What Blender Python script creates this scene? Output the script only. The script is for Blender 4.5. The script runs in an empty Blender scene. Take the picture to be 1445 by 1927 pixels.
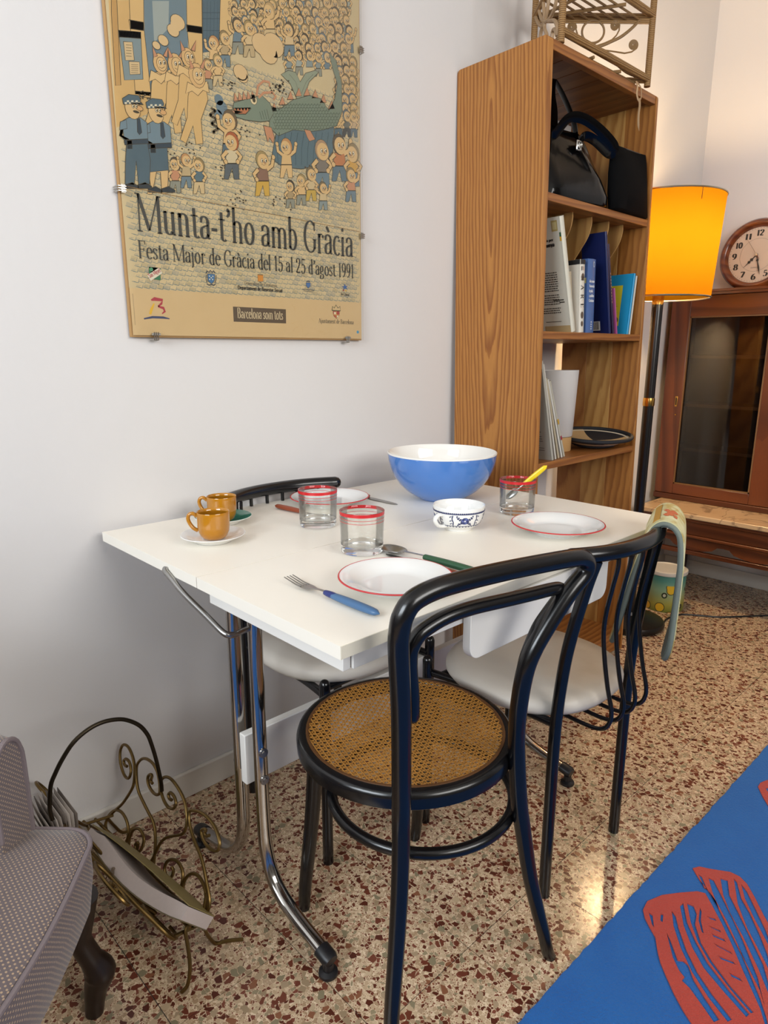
import bpy, bmesh, math, random
from math import sin, cos, pi, radians
from mathutils import Vector, Matrix
from mathutils.geometry import tessellate_polygon

SC = bpy.context.scene
COL = SC.collection

# ------------------------------------------------------------------ camera
cam_d = bpy.data.cameras.new('camera')
cam_d.sensor_fit = 'VERTICAL'
cam_d.sensor_height = 36.0
cam_d.lens = 1267.23 / 1927 * 36.0
cam_d.clip_start = 0.02
cam = bpy.data.objects.new('camera', cam_d)
COL.objects.link(cam)
cam.matrix_world = Matrix(((0.69057278, -0.16962855, 0.70308989, 1.47165),
                           (0.72326173, 0.16020271, -0.67173474, -0.53173),
                           (0.00130849, 0.97239974, 0.23331747, 1.13368),
                           (0, 0, 0, 1)))
SC.camera = cam

# ------------------------------------------------------------------ world, daylight, exposure
wd = bpy.data.worlds.new('world')
SC.world = wd
wd.use_nodes = True
wd.node_tree.nodes['Background'].inputs[0].default_value = (0.75, 0.87, 1.0, 1)
wd.node_tree.nodes['Background'].inputs[1].default_value = 1.2

def area_light(name, loc, rot, sx, sy, power, color):
    d = bpy.data.lights.new(name, 'AREA')
    d.shape = 'RECTANGLE'
    d.size, d.size_y, d.energy, d.color = sx, sy, power, color
    o = bpy.data.objects.new(name, d)
    o.location, o.rotation_euler = loc, rot
    COL.objects.link(o)
    return o
# daylight coming in through the two windows of the room (right-hand wall and the wall behind the camera)
area_light('daylight_side', (3.33, 0.35, 1.95), (0, radians(90), 0), 1.05, 1.9, 56, (1.0, 0.965, 0.91))
area_light('daylight_front', (1.15, -2.33, 1.85), (radians(90), 0, 0), 1.5, 1.15, 72, (0.87, 0.94, 1.0))

SC.view_settings.view_transform = 'Standard'
SC.view_settings.look = 'None'
SC.view_settings.exposure = 0.0
SC.view_settings.gamma = 1.0
SC.view_settings.use_curve_mapping = False
SC.cycles.use_denoising = True
SC.cycles.max_bounces = 10
SC.cycles.diffuse_bounces = 5
SC.cycles.glossy_bounces = 5
SC.cycles.transmission_bounces = 10
SC.cycles.transparent_max_bounces = 12
SC.cycles.sample_clamp_indirect = 6.0

# ------------------------------------------------------------------ helpers
def lin(c):
    if isinstance(c, str):
        c = [int(c[i:i + 2], 16) / 255 for i in (0, 2, 4)]
    return tuple(x / 12.92 if x <= 0.04045 else ((x + 0.055) / 1.055) ** 2.4 for x in c[:3]) + (1.0,)

class MB:
    """collects vertices and faces of ONE mesh"""
    def __init__(s):
        s.v, s.f, s.m, s.c = [], [], [], []
    def add(s, vs, fs, mi=0, col=None):
        n = len(s.v)
        s.v += [tuple(p) for p in vs]
        s.f += [tuple(i + n for i in f) for f in fs]
        s.m += [mi] * len(fs)
        s.c += [col] * len(fs)
        return s
    def box(s, x0, x1, y0, y1, z0, z1, mi=0):
        v = [(x, y, z) for z in (z0, z1) for y in (y0, y1) for x in (x0, x1)]
        return s.add(v, [(0, 2, 3, 1), (4, 5, 7, 6), (0, 1, 5, 4), (2, 6, 7, 3), (0, 4, 6, 2), (1, 3, 7, 5)], mi)
    def tube(s, path, r, seg=10, closed=False, oval=(1, 1), up=None, caps=True, mi=0, round_end=False):
        P = [Vector(p) for p in path]
        n = len(P)
        R = list(r) if hasattr(r, '__len__') else [r] * n
        if round_end and not closed:
            a = (P[0] - P[1]).normalized(); b = (P[-1] - P[-2]).normalized()
            pre, post, rp, rq = [], [], [], []
            for k in (90, 62, 35):
                pre.append(P[0] + a * R[0] * sin(radians(k))); rp.append(max(R[0] * cos(radians(k)), R[0] * .03))
            for k in (35, 62, 90):
                post.append(P[-1] + b * R[-1] * sin(radians(k))); rq.append(max(R[-1] * cos(radians(k)), R[-1] * .03))
            P = pre + P + post; R = rp + R + rq; n = len(P)
        tang = []
        for i in range(n):
            a = P[(i - 1) % n] if (closed or i) else P[0]
            b = P[(i + 1) % n] if (closed or i < n - 1) else P[-1]
            t = (b - a)
            tang.append(t.normalized() if t.length > 1e-9 else Vector((0, 0, 1)))
        if up is None:
            up = Vector((0, 0, 1)) if abs(tang[0].z) < .9 else Vector((0, 1, 0))
        nrm = (Vector(up) - tang[0] * tang[0].dot(Vector(up))).normalized()
        vs = []
        for i in range(n):
            nrm = (nrm - tang[i] * tang[i].dot(nrm))
            nrm = nrm.normalized() if nrm.length > 1e-9 else tang[i].orthogonal().normalized()
            bi = tang[i].cross(nrm)
            for k in range(seg):
                a = 2 * pi * k / seg
                vs.append(P[i] + nrm * (R[i] * oval[0] * cos(a)) + bi * (R[i] * oval[1] * sin(a)))
        fs = []
        for i in range(n if closed else n - 1):
            j = (i + 1) % n
            for k in range(seg):
                l = (k + 1) % seg
                fs.append((i * seg + k, i * seg + l, j * seg + l, j * seg + k))
        if caps and not closed:
            fs.append(tuple(range(seg))[::-1]); fs.append(tuple((n - 1) * seg + k for k in range(seg)))
        return s.add(vs, fs, mi)
    def lathe(s, prof, seg=40, at=(0, 0, 0), mi=0, a0=0, squash=1.0):
        vs, fs = [], []
        idx = []
        for (r, z) in prof:
            if r < 1e-6:
                idx.append([len(vs)]); vs.append((at[0], at[1], at[2] + z))
            else:
                idx.append(list(range(len(vs), len(vs) + seg)))
                vs += [(at[0] + r * cos(a0 + 2 * pi * k / seg), at[1] + squash * r * sin(a0 + 2 * pi * k / seg), at[2] + z) for k in range(seg)]
        for a, b in zip(idx, idx[1:]):
            for k in range(seg):
                l = (k + 1) % seg
                if len(a) == 1 and len(b) == 1: continue
                if len(a) == 1: fs.append((a[0], b[l], b[k]))
                elif len(b) == 1: fs.append((a[k], a[l], b[0]))
                else: fs.append((a[k], a[l], b[l], b[k]))
        return s.add(vs, fs, mi)
    def prism(s, poly, fn, t0, t1, mi=0):
        """poly in 2-D, fn(a, b, t) -> point; a solid slab between t0 and t1"""
        n = len(poly)
        tri = tessellate_polygon([[Vector((a, b, 0)) for a, b in poly]])
        vs = [fn(a, b, t0) for a, b in poly] + [fn(a, b, t1) for a, b in poly]
        fs = [tuple(t) for t in tri] + [tuple(i + n for i in t[::-1]) for t in tri]
        fs += [(i, (i + 1) % n, n + (i + 1) % n, n + i) for i in range(n)]
        return s.add(vs, fs, mi)
    def grid(s, rows, closed_u=False, mi=0):
        nu = len(rows[0]); vs = [p for r in rows for p in r]; fs = []
        for i in range(len(rows) - 1):
            for k in range(nu if closed_u else nu - 1):
                l = (k + 1) % nu
                fs.append((i * nu + k, i * nu + l, (i + 1) * nu + l, (i + 1) * nu + k))
        return s.add(vs, fs, mi)
    def shift(s, d):
        s.v = [(p[0] + d[0], p[1] + d[1], p[2] + d[2]) for p in s.v]; return s
    def xf(s, M):
        s.v = [tuple(M @ Vector(p)) for p in s.v]; return s

def smooth_path(pts, sub=6, closed=False):
    P = [Vector(p) for p in pts]; n = len(P); out = []
    rng = range(n if closed else n - 1)
    for i in rng:
        p1, p2 = P[i], P[(i + 1) % n]
        p0 = P[(i - 1) % n] if (closed or i > 0) else p1 * 2 - p2
        p3 = P[(i + 2) % n] if (closed or i < n - 2) else p2 * 2 - p1
        for k in range(sub):
            t = k / sub
            out.append(0.5 * ((2 * p1) + (p2 - p0) * t + (2 * p0 - 5 * p1 + 4 * p2 - p3) * t * t + (3 * p1 - p0 - 3 * p2 + p3) * t ** 3))
    if not closed: out.append(P[-1])
    return out

def obj(name, mb, mat, parent=None, smooth=38, bevel=0, kind=None, bseg=2, fix=True):
    me = bpy.data.meshes.new(name)
    me.from_pydata(mb.v, [], mb.f)
    mats = mat if isinstance(mat, (list, tuple)) else [mat]
    for m in mats: me.materials.append(m)
    if len(mats) > 1: me.polygons.foreach_set('material_index', mb.m)
    if any(c is not None for c in mb.c):
        at = me.color_attributes.new('Col', 'FLOAT_COLOR', 'CORNER')
        buf = []
        for p in me.polygons:
            buf += list(mb.c[p.index] or (1, 1, 1, 1)) * p.loop_total
        at.data.foreach_set('color', buf)
    if fix:
        bm = bmesh.new(); bm.from_mesh(me); bmesh.ops.recalc_face_normals(bm, faces=bm.faces); bm.to_mesh(me); bm.free()
    if smooth:
        me.polygons.foreach_set('use_smooth', [True] * len(me.polygons))
        me.set_sharp_from_angle(angle=radians(smooth))
    me.update()
    o = bpy.data.objects.new(name, me)
    COL.objects.link(o)
    if parent is not None: o.parent = parent
    if bevel:
        b = o.modifiers.new('bevel', 'BEVEL'); b.width = bevel; b.segments = bseg; b.limit_method = 'ANGLE'; b.angle_limit = radians(50)
    if kind: o['kind'] = kind
    return o

def tag(o, label, cat, group=None):
    o['label'] = label; o['category'] = cat
    if group: o['group'] = group
    return o

def thing(name, label, cat, loc=(0, 0, 0), rot=(0, 0, 0), group=None):
    o = bpy.data.objects.new(name, None)
    o.empty_display_size = .05
    COL.objects.link(o)
    o.location, o.rotation_euler = loc, rot
    return tag(o, label, cat, group)

def dup(root, loc, rot, label, name=None, scale=None):
    def cp(o, par):
        c = o.copy(); COL.objects.link(c)
        if par is not None: c.parent = par
        for ch in o.children: cp(ch, c)
        return c
    r = cp(root, None)
    r.location, r.rotation_euler = loc, rot
    if scale: r.scale = scale
    r['label'] = label
    return r

def W(t, mb):
    """world-built mesh -> local to an unrotated thing"""
    return mb.shift((-t.location[0], -t.location[1], -t.location[2]))

# ------------------------------------------------------------------ materials
def nt_new(name):
    m = bpy.data.materials.new(name); m.use_nodes = True
    nt = m.node_tree
    return m, nt, nt.nodes['Principled BSDF']
def node(nt, kind, **kw):
    n = nt.nodes.new(kind)
    for k, v in kw.items():
        if k.startswith('i_'): n.inputs[k[2:].replace('_', ' ')].default_value = v
        else: setattr(n, k, v)
    return n
def ramp(nt, fac, stops, interp='LINEAR'):
    r = nt.nodes.new('ShaderNodeValToRGB')
    r.color_ramp.interpolation = interp
    e = r.color_ramp.elements
    while len(e) < len(stops): e.new(.5)
    for el, (p, c) in zip(e, stops):
        el.position = p; el.color = lin(c) if isinstance(c, str) else (c, c, c, 1)
    nt.links.new(fac, r.inputs[0])
    return r.outputs[0]
def mixc(nt, fac, a, b, mode='MIX'):
    n = nt.nodes.new('ShaderNodeMix'); n.data_type = 'RGBA'; n.blend_type = mode
    for sock, val in ((n.inputs[0], fac), (n.inputs[6], a), (n.inputs[7], b)):
        if hasattr(val, 'links'): nt.links.new(val, sock)
        else: sock.default_value = lin(val) if isinstance(val, str) else val
    return n.outputs[2]
def mathn(nt, op, a, b=0.0, c=0.0):
    n = nt.nodes.new('ShaderNodeMath'); n.operation = op
    for i, val in enumerate((a, b, c)):
        if hasattr(val, 'links'): nt.links.new(val, n.inputs[i])
        else: n.inputs[i].default_value = val
    return n.outputs[0]
def bump(nt, bsdf, height, strength=.2, dist=.002):
    b = node(nt, 'ShaderNodeBump'); b.inputs['Strength'].default_value = strength; b.inputs['Distance'].default_value = dist
    nt.links.new(height, b.inputs['Height']); nt.links.new(b.outputs[0], bsdf.inputs['Normal'])
def coords(nt, which='Object'):
    return nt.nodes.new('ShaderNodeTexCoord').outputs[which]
def noise(nt, vec, scale, detail=3, rough=.5, out='Fac'):
    n = node(nt, 'ShaderNodeTexNoise'); n.inputs['Scale'].default_value = scale; n.inputs['Detail'].default_value = detail; n.inputs['Roughness'].default_value = rough
    nt.links.new(vec, n.inputs['Vector'])
    return n.outputs[out]
def mapping(nt, vec, loc=(0, 0, 0), rot=(0, 0, 0), scale=(1, 1, 1)):
    n = node(nt, 'ShaderNodeMapping')
    n.inputs['Location'].default_value = loc; n.inputs['Rotation'].default_value = rot; n.inputs['Scale'].default_value = scale
    nt.links.new(vec, n.inputs['Vector'])
    return n.outputs[0]

_mc = {}
def M(name, color, rough=.5, metal=0.0, var=.06, vscale=9.0, bmp=0.0, bscale=60.0, spec=.5, coat=0.0, sheen=0.0, trans=0.0):
    if name in _mc: return _mc[name]
    m, nt, b = nt_new(name)
    v = coords(nt)
    f = noise(nt, v, vscale, 4)
    base = lin(color)
    dark = tuple(x * (1 - var) for x in base[:3]) + (1,)
    lite = tuple(min(1, x * (1 + var * .6)) for x in base[:3]) + (1,)
    nt.links.new(mixc(nt, f, dark, lite), b.inputs['Base Color'])
    b.inputs['Roughness'].default_value = rough
    b.inputs['Metallic'].default_value = metal
    b.inputs['Specular IOR Level'].default_value = spec
    b.inputs['Coat Weight'].default_value = coat
    b.inputs['Coat Roughness'].default_value = .08
    if sheen: b.inputs['Sheen Weight'].default_value = sheen
    if bmp: bump(nt, b, noise(nt, v, bscale, 3), bmp, .002)
    _mc[name] = m
    return m

def wood(name, lite, dark, mid=None, ring=9.0, loc=(0, 0, 0), rot=(0, 0, 0), axis='Z', dist=2.2, rough=.42, stretch=(1, 1, .12), bmp=.08, sharp=(.25, .8), coat=0.0):
    """growth rings of a log whose axis runs along the local axis, slightly tilted: long lines and cathedral figures"""
    if name in _mc: return _mc[name]
    m, nt, b = nt_new(name)
    v = mapping(nt, coords(nt), loc, rot, (1, 1, 1))
    st = mapping(nt, v, scale=stretch)
    wv = node(nt, 'ShaderNodeTexWave', wave_type='RINGS', rings_direction=axis, wave_profile='SAW')
    wv.inputs['Scale'].default_value = ring; wv.inputs['Distortion'].default_value = dist
    wv.inputs['Detail'].default_value = 2.5; wv.inputs['Detail Scale'].default_value = 1.3; wv.inputs['Detail Roughness'].default_value = .55
    nt.links.new(st, wv.inputs['Vector'])
    fine = noise(nt, mapping(nt, v, scale=tuple(60 * x for x in stretch)), 3.0, 5, .65)
    broad = noise(nt, st, 6.0, 3)
    c1 = ramp(nt, wv.outputs['Fac'], [(0, lite), (sharp[0], lite), (sharp[1], dark), (1.0, mid or lite)])
    c2 = mixc(nt, mathn(nt, 'MULTIPLY', fine, .5), c1, dark, 'MIX')
    c3 = mixc(nt, mathn(nt, 'MULTIPLY', broad, .35), c2, mid or dark, 'MIX')
    nt.links.new(c3, b.inputs['Base Color'])
    b.inputs['Roughness'].default_value = rough
    b.inputs['Coat Weight'].default_value = coat
    b.inputs['Coat Roughness'].default_value = .15
    bump(nt, b, fine, bmp, .001)
    _mc[name] = m
    return m

def glass_solid(name):
    m, nt, b = nt_new(name)
    b.inputs['Base Color'].default_value = (.975, .985, .975, 1)
    b.inputs['Roughness'].default_value = 0.0
    b.inputs['IOR'].default_value = 1.45
    b.inputs['Transmission Weight'].default_value = 1.0
    return m
def glass_pane(name, tint=(1, 1, 1, 1), refl=1.0):
    m, nt, b = nt_new(name)
    nt.nodes.remove(b)
    t = node(nt, 'ShaderNodeBsdfTransparent'); t.inputs[0].default_value = tint
    g = node(nt, 'ShaderNodeBsdfGlossy'); g.inputs['Roughness'].default_value = .03
    fr = node(nt, 'ShaderNodeFresnel'); fr.inputs[0].default_value = 1.45
    mx = node(nt, 'ShaderNodeMixShader')
    nt.links.new(mathn(nt, 'MULTIPLY', fr.outputs[0], refl), mx.inputs[0]); nt.links.new(t.outputs[0], mx.inputs[1]); nt.links.new(g.outputs[0], mx.inputs[2])
    nt.links.new(mx.outputs[0], nt.nodes['Material Output'].inputs['Surface'])
    return m
def printed(name, rough=.55):
    """flat print: the ink colour is stored per face"""
    m, nt, b = nt_new(name)
    a = node(nt, 'ShaderNodeVertexColor', layer_name='Col')
    v = coords(nt)
    n = noise(nt, v, 26, 5, .6)
    nt.links.new(mixc(nt, mathn(nt, 'MULTIPLY', n, .16), a.outputs[0], 'C9A878', 'MULTIPLY'), b.inputs['Base Color'])
    b.inputs['Roughness'].default_value = rough
    b.inputs['Specular IOR Level'].default_value = .2
    return m
def inked(name, rough=.5):
    m, nt, b = nt_new(name)
    a = node(nt, 'ShaderNodeVertexColor', layer_name='Col')
    nt.links.new(a.outputs[0], b.inputs['Base Color'])
    b.inputs['Roughness'].default_value = rough
    return m

# ------------------------------------------------------------------ traced outlines (metres, at their real places)
T = {}
T['bow']=[[0.8703,0.0568,0.0253],[0.868,0.0611,0.0609],[0.8637,0.0689,0.1272],[0.8586,0.0813,0.2128],[0.8533,0.0926,0.2978],[0.8477,0.1013,0.3824],[0.8441,0.1049,0.4332],[0.8514,0.0975,0.4988],[0.8641,0.0837,0.5959],[0.8701,0.0767,0.6418],[0.8768,0.067,0.6949],[0.8837,0.0571,0.7496],[0.8876,0.0554,0.7769],[0.8911,0.0588,0.7968],[0.8956,0.0727,0.814],[0.9019,0.108,0.8228],[0.9098,0.1625,0.8244],[0.9201,0.2369,0.8228],[0.931,0.3192,0.8188],[0.9397,0.3852,0.8146],[0.943,0.4149,0.809],[0.9432,0.4295,0.7972],[0.9403,0.4275,0.7794],[0.9347,0.4078,0.7608],[0.9289,0.389,0.7398],[0.918,0.3584,0.6966],[0.9096,0.3381,0.66],[0.9023,0.3294,0.6197],[0.8922,0.3331,0.5493],[0.8817,0.3495,0.4652],[0.8861,0.3597,0.356],[0.8909,0.3662,0.308],[0.8964,0.374,0.2533],[0.9023,0.3833,0.1967],[0.9077,0.3944,0.1486],[0.9128,0.4052,0.105],[0.9181,0.417,0.06],[0.9231,0.4269,0.0152]]
T['bow2']=[[0.8567,0.1138,0.6123],[0.8616,0.1076,0.6505],[0.866,0.0993,0.6872],[0.8688,0.0951,0.7093],[0.8715,0.0941,0.728],[0.8749,0.1005,0.7443],[0.8785,0.1146,0.7554],[0.885,0.1499,0.7656],[0.8922,0.1981,0.7681],[0.9012,0.2665,0.7644],[0.9087,0.3232,0.7614],[0.916,0.3772,0.7591],[0.918,0.3956,0.755],[0.9176,0.4018,0.7467],[0.9146,0.3934,0.7347],[0.9095,0.3769,0.7163],[0.9041,0.3611,0.6959],[0.8989,0.3515,0.6701],[0.8939,0.3445,0.6434],[0.8897,0.3433,0.6171]]
T['rk_s1']=[[0.0703,0.2001],[0.0575,0.1984],[0.0498,0.2039],[0.0574,0.2115],[0.0752,0.212],[0.0905,0.2013],[0.0928,0.1876],[0.0845,0.1796],[0.0643,0.1802],[0.0375,0.1937],[0.0237,0.2132],[0.0259,0.2279],[0.0368,0.2353],[0.0572,0.2368],[0.0835,0.2278],[0.1032,0.2115],[0.1149,0.1899],[0.116,0.1734],[0.1043,0.1487],[0.089,0.1247],[0.0669,0.1009],[0.0469,0.0777],[0.0382,0.0611],[0.0394,0.0492],[0.051,0.0461]]
T['rk_s2']=[[0.192,0.2153],[0.1829,0.2172],[0.1829,0.2266],[0.1767,0.2281],[0.1685,0.2215],[0.1707,0.2119],[0.185,0.204],[0.2079,0.2015],[0.2236,0.2062],[0.228,0.214],[0.219,0.2284],[0.2001,0.2433],[0.1749,0.2502],[0.1485,0.2486],[0.1277,0.2412],[0.115,0.2287],[0.1115,0.2151],[0.1261,0.1923],[0.1454,0.1769],[0.173,0.1681],[0.2051,0.1596],[0.2301,0.153],[0.2484,0.139],[0.2634,0.1125],[0.2692,0.093],[0.2751,0.0781]]
T['rk_s3']=[[0.2791,0.2201],[0.2689,0.2188],[0.2623,0.2237],[0.2686,0.2304],[0.2848,0.2294],[0.2963,0.2224],[0.2951,0.213],[0.2866,0.2064],[0.2687,0.203],[0.2487,0.2073],[0.2312,0.2177],[0.2231,0.2302],[0.2253,0.2403],[0.2381,0.2494],[0.2609,0.2536],[0.2924,0.2495],[0.321,0.2403],[0.3385,0.2266],[0.3489,0.212],[0.3514,0.196],[0.3426,0.182],[0.3141,0.1646],[0.2925,0.1506],[0.2773,0.133],[0.2693,0.1111],[0.2633,0.0945],[0.2562,0.0795]]
T['rk_s4']=[[0.4315,0.2236],[0.4235,0.2186],[0.4156,0.2199],[0.4171,0.2269],[0.408,0.2239],[0.404,0.2174],[0.4158,0.2086],[0.4368,0.2046],[0.4595,0.2089],[0.4696,0.2171],[0.4663,0.2296],[0.4469,0.2425],[0.4193,0.2478],[0.39,0.2465],[0.3632,0.2386],[0.3497,0.2297],[0.3571,0.2138],[0.3739,0.2006],[0.3976,0.189],[0.4225,0.1786],[0.4425,0.1643],[0.458,0.1501],[0.4765,0.1338],[0.4836,0.1197],[0.4796,0.1033]]
T['rk_l1']=[[0.051,0.0461],[0.0394,0.0542],[0.0407,0.0723],[0.0542,0.0912],[0.0741,0.1042],[0.0983,0.1094],[0.1248,0.105],[0.1431,0.0922],[0.1473,0.0776],[0.143,0.0635]]
T['rk_l2']=[[0.1931,0.0769],[0.1856,0.0802],[0.1875,0.0882],[0.1942,0.0892],[0.1963,0.0762],[0.2077,0.0802],[0.2143,0.0969],[0.2095,0.1107],[0.1895,0.116],[0.1708,0.11],[0.1584,0.0973],[0.1553,0.0815],[0.16,0.0661]]
T['rk_l3']=[[0.3368,0.1139],[0.3447,0.1126],[0.3455,0.1023],[0.3365,0.0927],[0.3223,0.0921],[0.3129,0.1003],[0.3167,0.1154],[0.3338,0.1282],[0.3548,0.133],[0.3737,0.1279],[0.3816,0.1173],[0.3842,0.0996],[0.385,0.0937]]
T['rk_l4']=[[0.3938,0.0943],[0.3886,0.1083],[0.3922,0.1229],[0.4031,0.1361],[0.4166,0.1439],[0.4349,0.1459],[0.4547,0.1401],[0.4669,0.1285],[0.474,0.1102],[0.4699,0.0938],[0.4549,0.078],[0.4376,0.07],[0.4246,0.0698],[0.417,0.0716]]
T['rk_h']=[[-0.2224,0.2688],[-0.2246,0.294],[-0.2182,0.3382],[-0.2076,0.3605],[-0.1919,0.3844],[-0.1692,0.4095],[-0.1403,0.4245],[-0.1117,0.4285],[-0.0832,0.4229],[-0.0619,0.4113],[-0.0408,0.3911],[-0.0273,0.3665],[-0.0212,0.3448],[-0.0142,0.3074],[-0.01,0.2749],[-0.0068,0.2425],[-0.0068,0.2225]]
T['rug_A']=[[1.004,0.654],[1.0,0.682],[1.014,0.72],[1.036,0.752],[1.061,0.784],[1.075,0.791],[1.097,0.769],[1.13,0.734],[1.164,0.695],[1.199,0.651],[1.225,0.62],[1.245,0.596],[1.26,0.572],[1.275,0.535],[1.204,0.46],[1.174,0.482],[1.154,0.495],[1.129,0.515],[1.106,0.537],[1.084,0.559],[1.07,0.578],[1.052,0.607],[1.033,0.622],[1.016,0.637]]
T['rug_A1']=[[1.015,0.656],[1.024,0.655],[1.04,0.627],[1.033,0.632]]
T['rug_A2']=[[1.034,0.67],[1.038,0.673],[1.046,0.652],[1.041,0.653]]
T['rug_A3']=[[1.062,0.634],[1.076,0.621],[1.104,0.588],[1.112,0.594],[1.122,0.592],[1.141,0.569],[1.17,0.547],[1.204,0.524],[1.199,0.512],[1.172,0.529],[1.144,0.546],[1.127,0.551],[1.128,0.561],[1.115,0.568],[1.095,0.587]]
T['rug_A4']=[[1.046,0.694],[1.057,0.687],[1.074,0.662],[1.106,0.622],[1.14,0.589],[1.176,0.564],[1.219,0.54],[1.215,0.53],[1.174,0.552],[1.133,0.582],[1.097,0.618],[1.065,0.659]]
T['rug_A5']=[[1.052,0.719],[1.054,0.731],[1.08,0.688],[1.109,0.656],[1.145,0.623],[1.193,0.594],[1.236,0.572],[1.234,0.562],[1.189,0.583],[1.145,0.606],[1.111,0.636],[1.079,0.674]]
T['rug_A6']=[[1.059,0.737],[1.072,0.739],[1.085,0.723],[1.093,0.695],[1.119,0.659],[1.149,0.633],[1.193,0.604],[1.24,0.581],[1.237,0.575],[1.195,0.597],[1.147,0.627],[1.113,0.657],[1.085,0.693]]
T['rug_A7']=[[1.083,0.744],[1.089,0.737],[1.097,0.713],[1.114,0.685],[1.11,0.685],[1.094,0.709]]
T['rug_A8']=[[1.1,0.732],[1.115,0.739],[1.12,0.734],[1.109,0.73]]
T['rug_A9']=[[1.112,0.711],[1.133,0.717],[1.137,0.712],[1.12,0.709]]
T['rug_Aa']=[[1.124,0.696],[1.146,0.701],[1.152,0.696],[1.13,0.691]]
T['rug_Ab']=[[1.135,0.676],[1.166,0.68],[1.171,0.676],[1.144,0.673]]
T['rug_Ac']=[[1.152,0.653],[1.177,0.661],[1.184,0.657],[1.16,0.649]]
T['rug_Ad']=[[1.18,0.631],[1.198,0.634],[1.206,0.629],[1.188,0.625]]
T['rug_B']=[[1.027,0.844],[1.035,0.86],[1.054,0.87],[1.089,0.893],[1.108,0.894],[1.127,0.883],[1.15,0.857],[1.18,0.819],[1.21,0.786],[1.244,0.727],[1.276,0.628],[1.273,0.56],[1.257,0.589],[1.238,0.618],[1.204,0.662],[1.169,0.707],[1.133,0.75],[1.101,0.784],[1.076,0.804],[1.052,0.82]]
T['rug_B1']=[[1.043,0.835],[1.051,0.834],[1.072,0.807],[1.068,0.805]]
T['rug_B2']=[[1.062,0.841],[1.073,0.842],[1.1,0.811],[1.137,0.768],[1.174,0.723],[1.221,0.659],[1.251,0.603],[1.233,0.633],[1.198,0.672],[1.154,0.721],[1.112,0.768],[1.083,0.807]]
T['rug_B3']=[[1.081,0.858],[1.094,0.864],[1.112,0.824],[1.146,0.784],[1.175,0.749],[1.219,0.695],[1.255,0.631],[1.246,0.637],[1.215,0.679],[1.171,0.732],[1.131,0.775],[1.103,0.814]]
T['rug_B4']=[[1.101,0.879],[1.11,0.873],[1.133,0.832],[1.159,0.804],[1.192,0.761],[1.216,0.726],[1.245,0.672],[1.215,0.708],[1.168,0.761],[1.133,0.811]]
T['rug_B5']=[[1.118,0.874],[1.134,0.861],[1.164,0.823],[1.195,0.783],[1.237,0.719],[1.207,0.753],[1.17,0.796],[1.138,0.837]]
T['rug_C']=[[1.026,1.262],[1.025,1.284],[1.033,1.309],[1.055,1.325],[1.099,1.295],[1.139,1.213],[1.134,1.141],[1.103,1.166],[1.071,1.197],[1.049,1.226]]
T['rug_C1']=[[1.042,1.268],[1.053,1.29],[1.093,1.256],[1.119,1.211],[1.082,1.223]]


# ------------------------------------------------------------------ the setting
def plaster(name, col):
    m, nt, b = nt_new(name)
    v = coords(nt)
    n1 = noise(nt, v, 1.3, 4); n2 = noise(nt, v, 70, 3)
    nt.links.new(mixc(nt, n1, lin(col), tuple(x * .955 for x in lin(col)[:3]) + (1,)), b.inputs['Base Color'])
    b.inputs['Roughness'].default_value = .75
    b.inputs['Specular IOR Level'].default_value = .25
    bump(nt, b, mathn(nt, 'ADD', mathn(nt, 'MULTIPLY', n2, .25), noise(nt, v, 9, 4)), .25, .004)
    return m
WALL = plaster('white_plaster', 'D9D6D4')
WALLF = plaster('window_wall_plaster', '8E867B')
CEIL = plaster('ceiling_plaster', 'C2BEB8')

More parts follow.
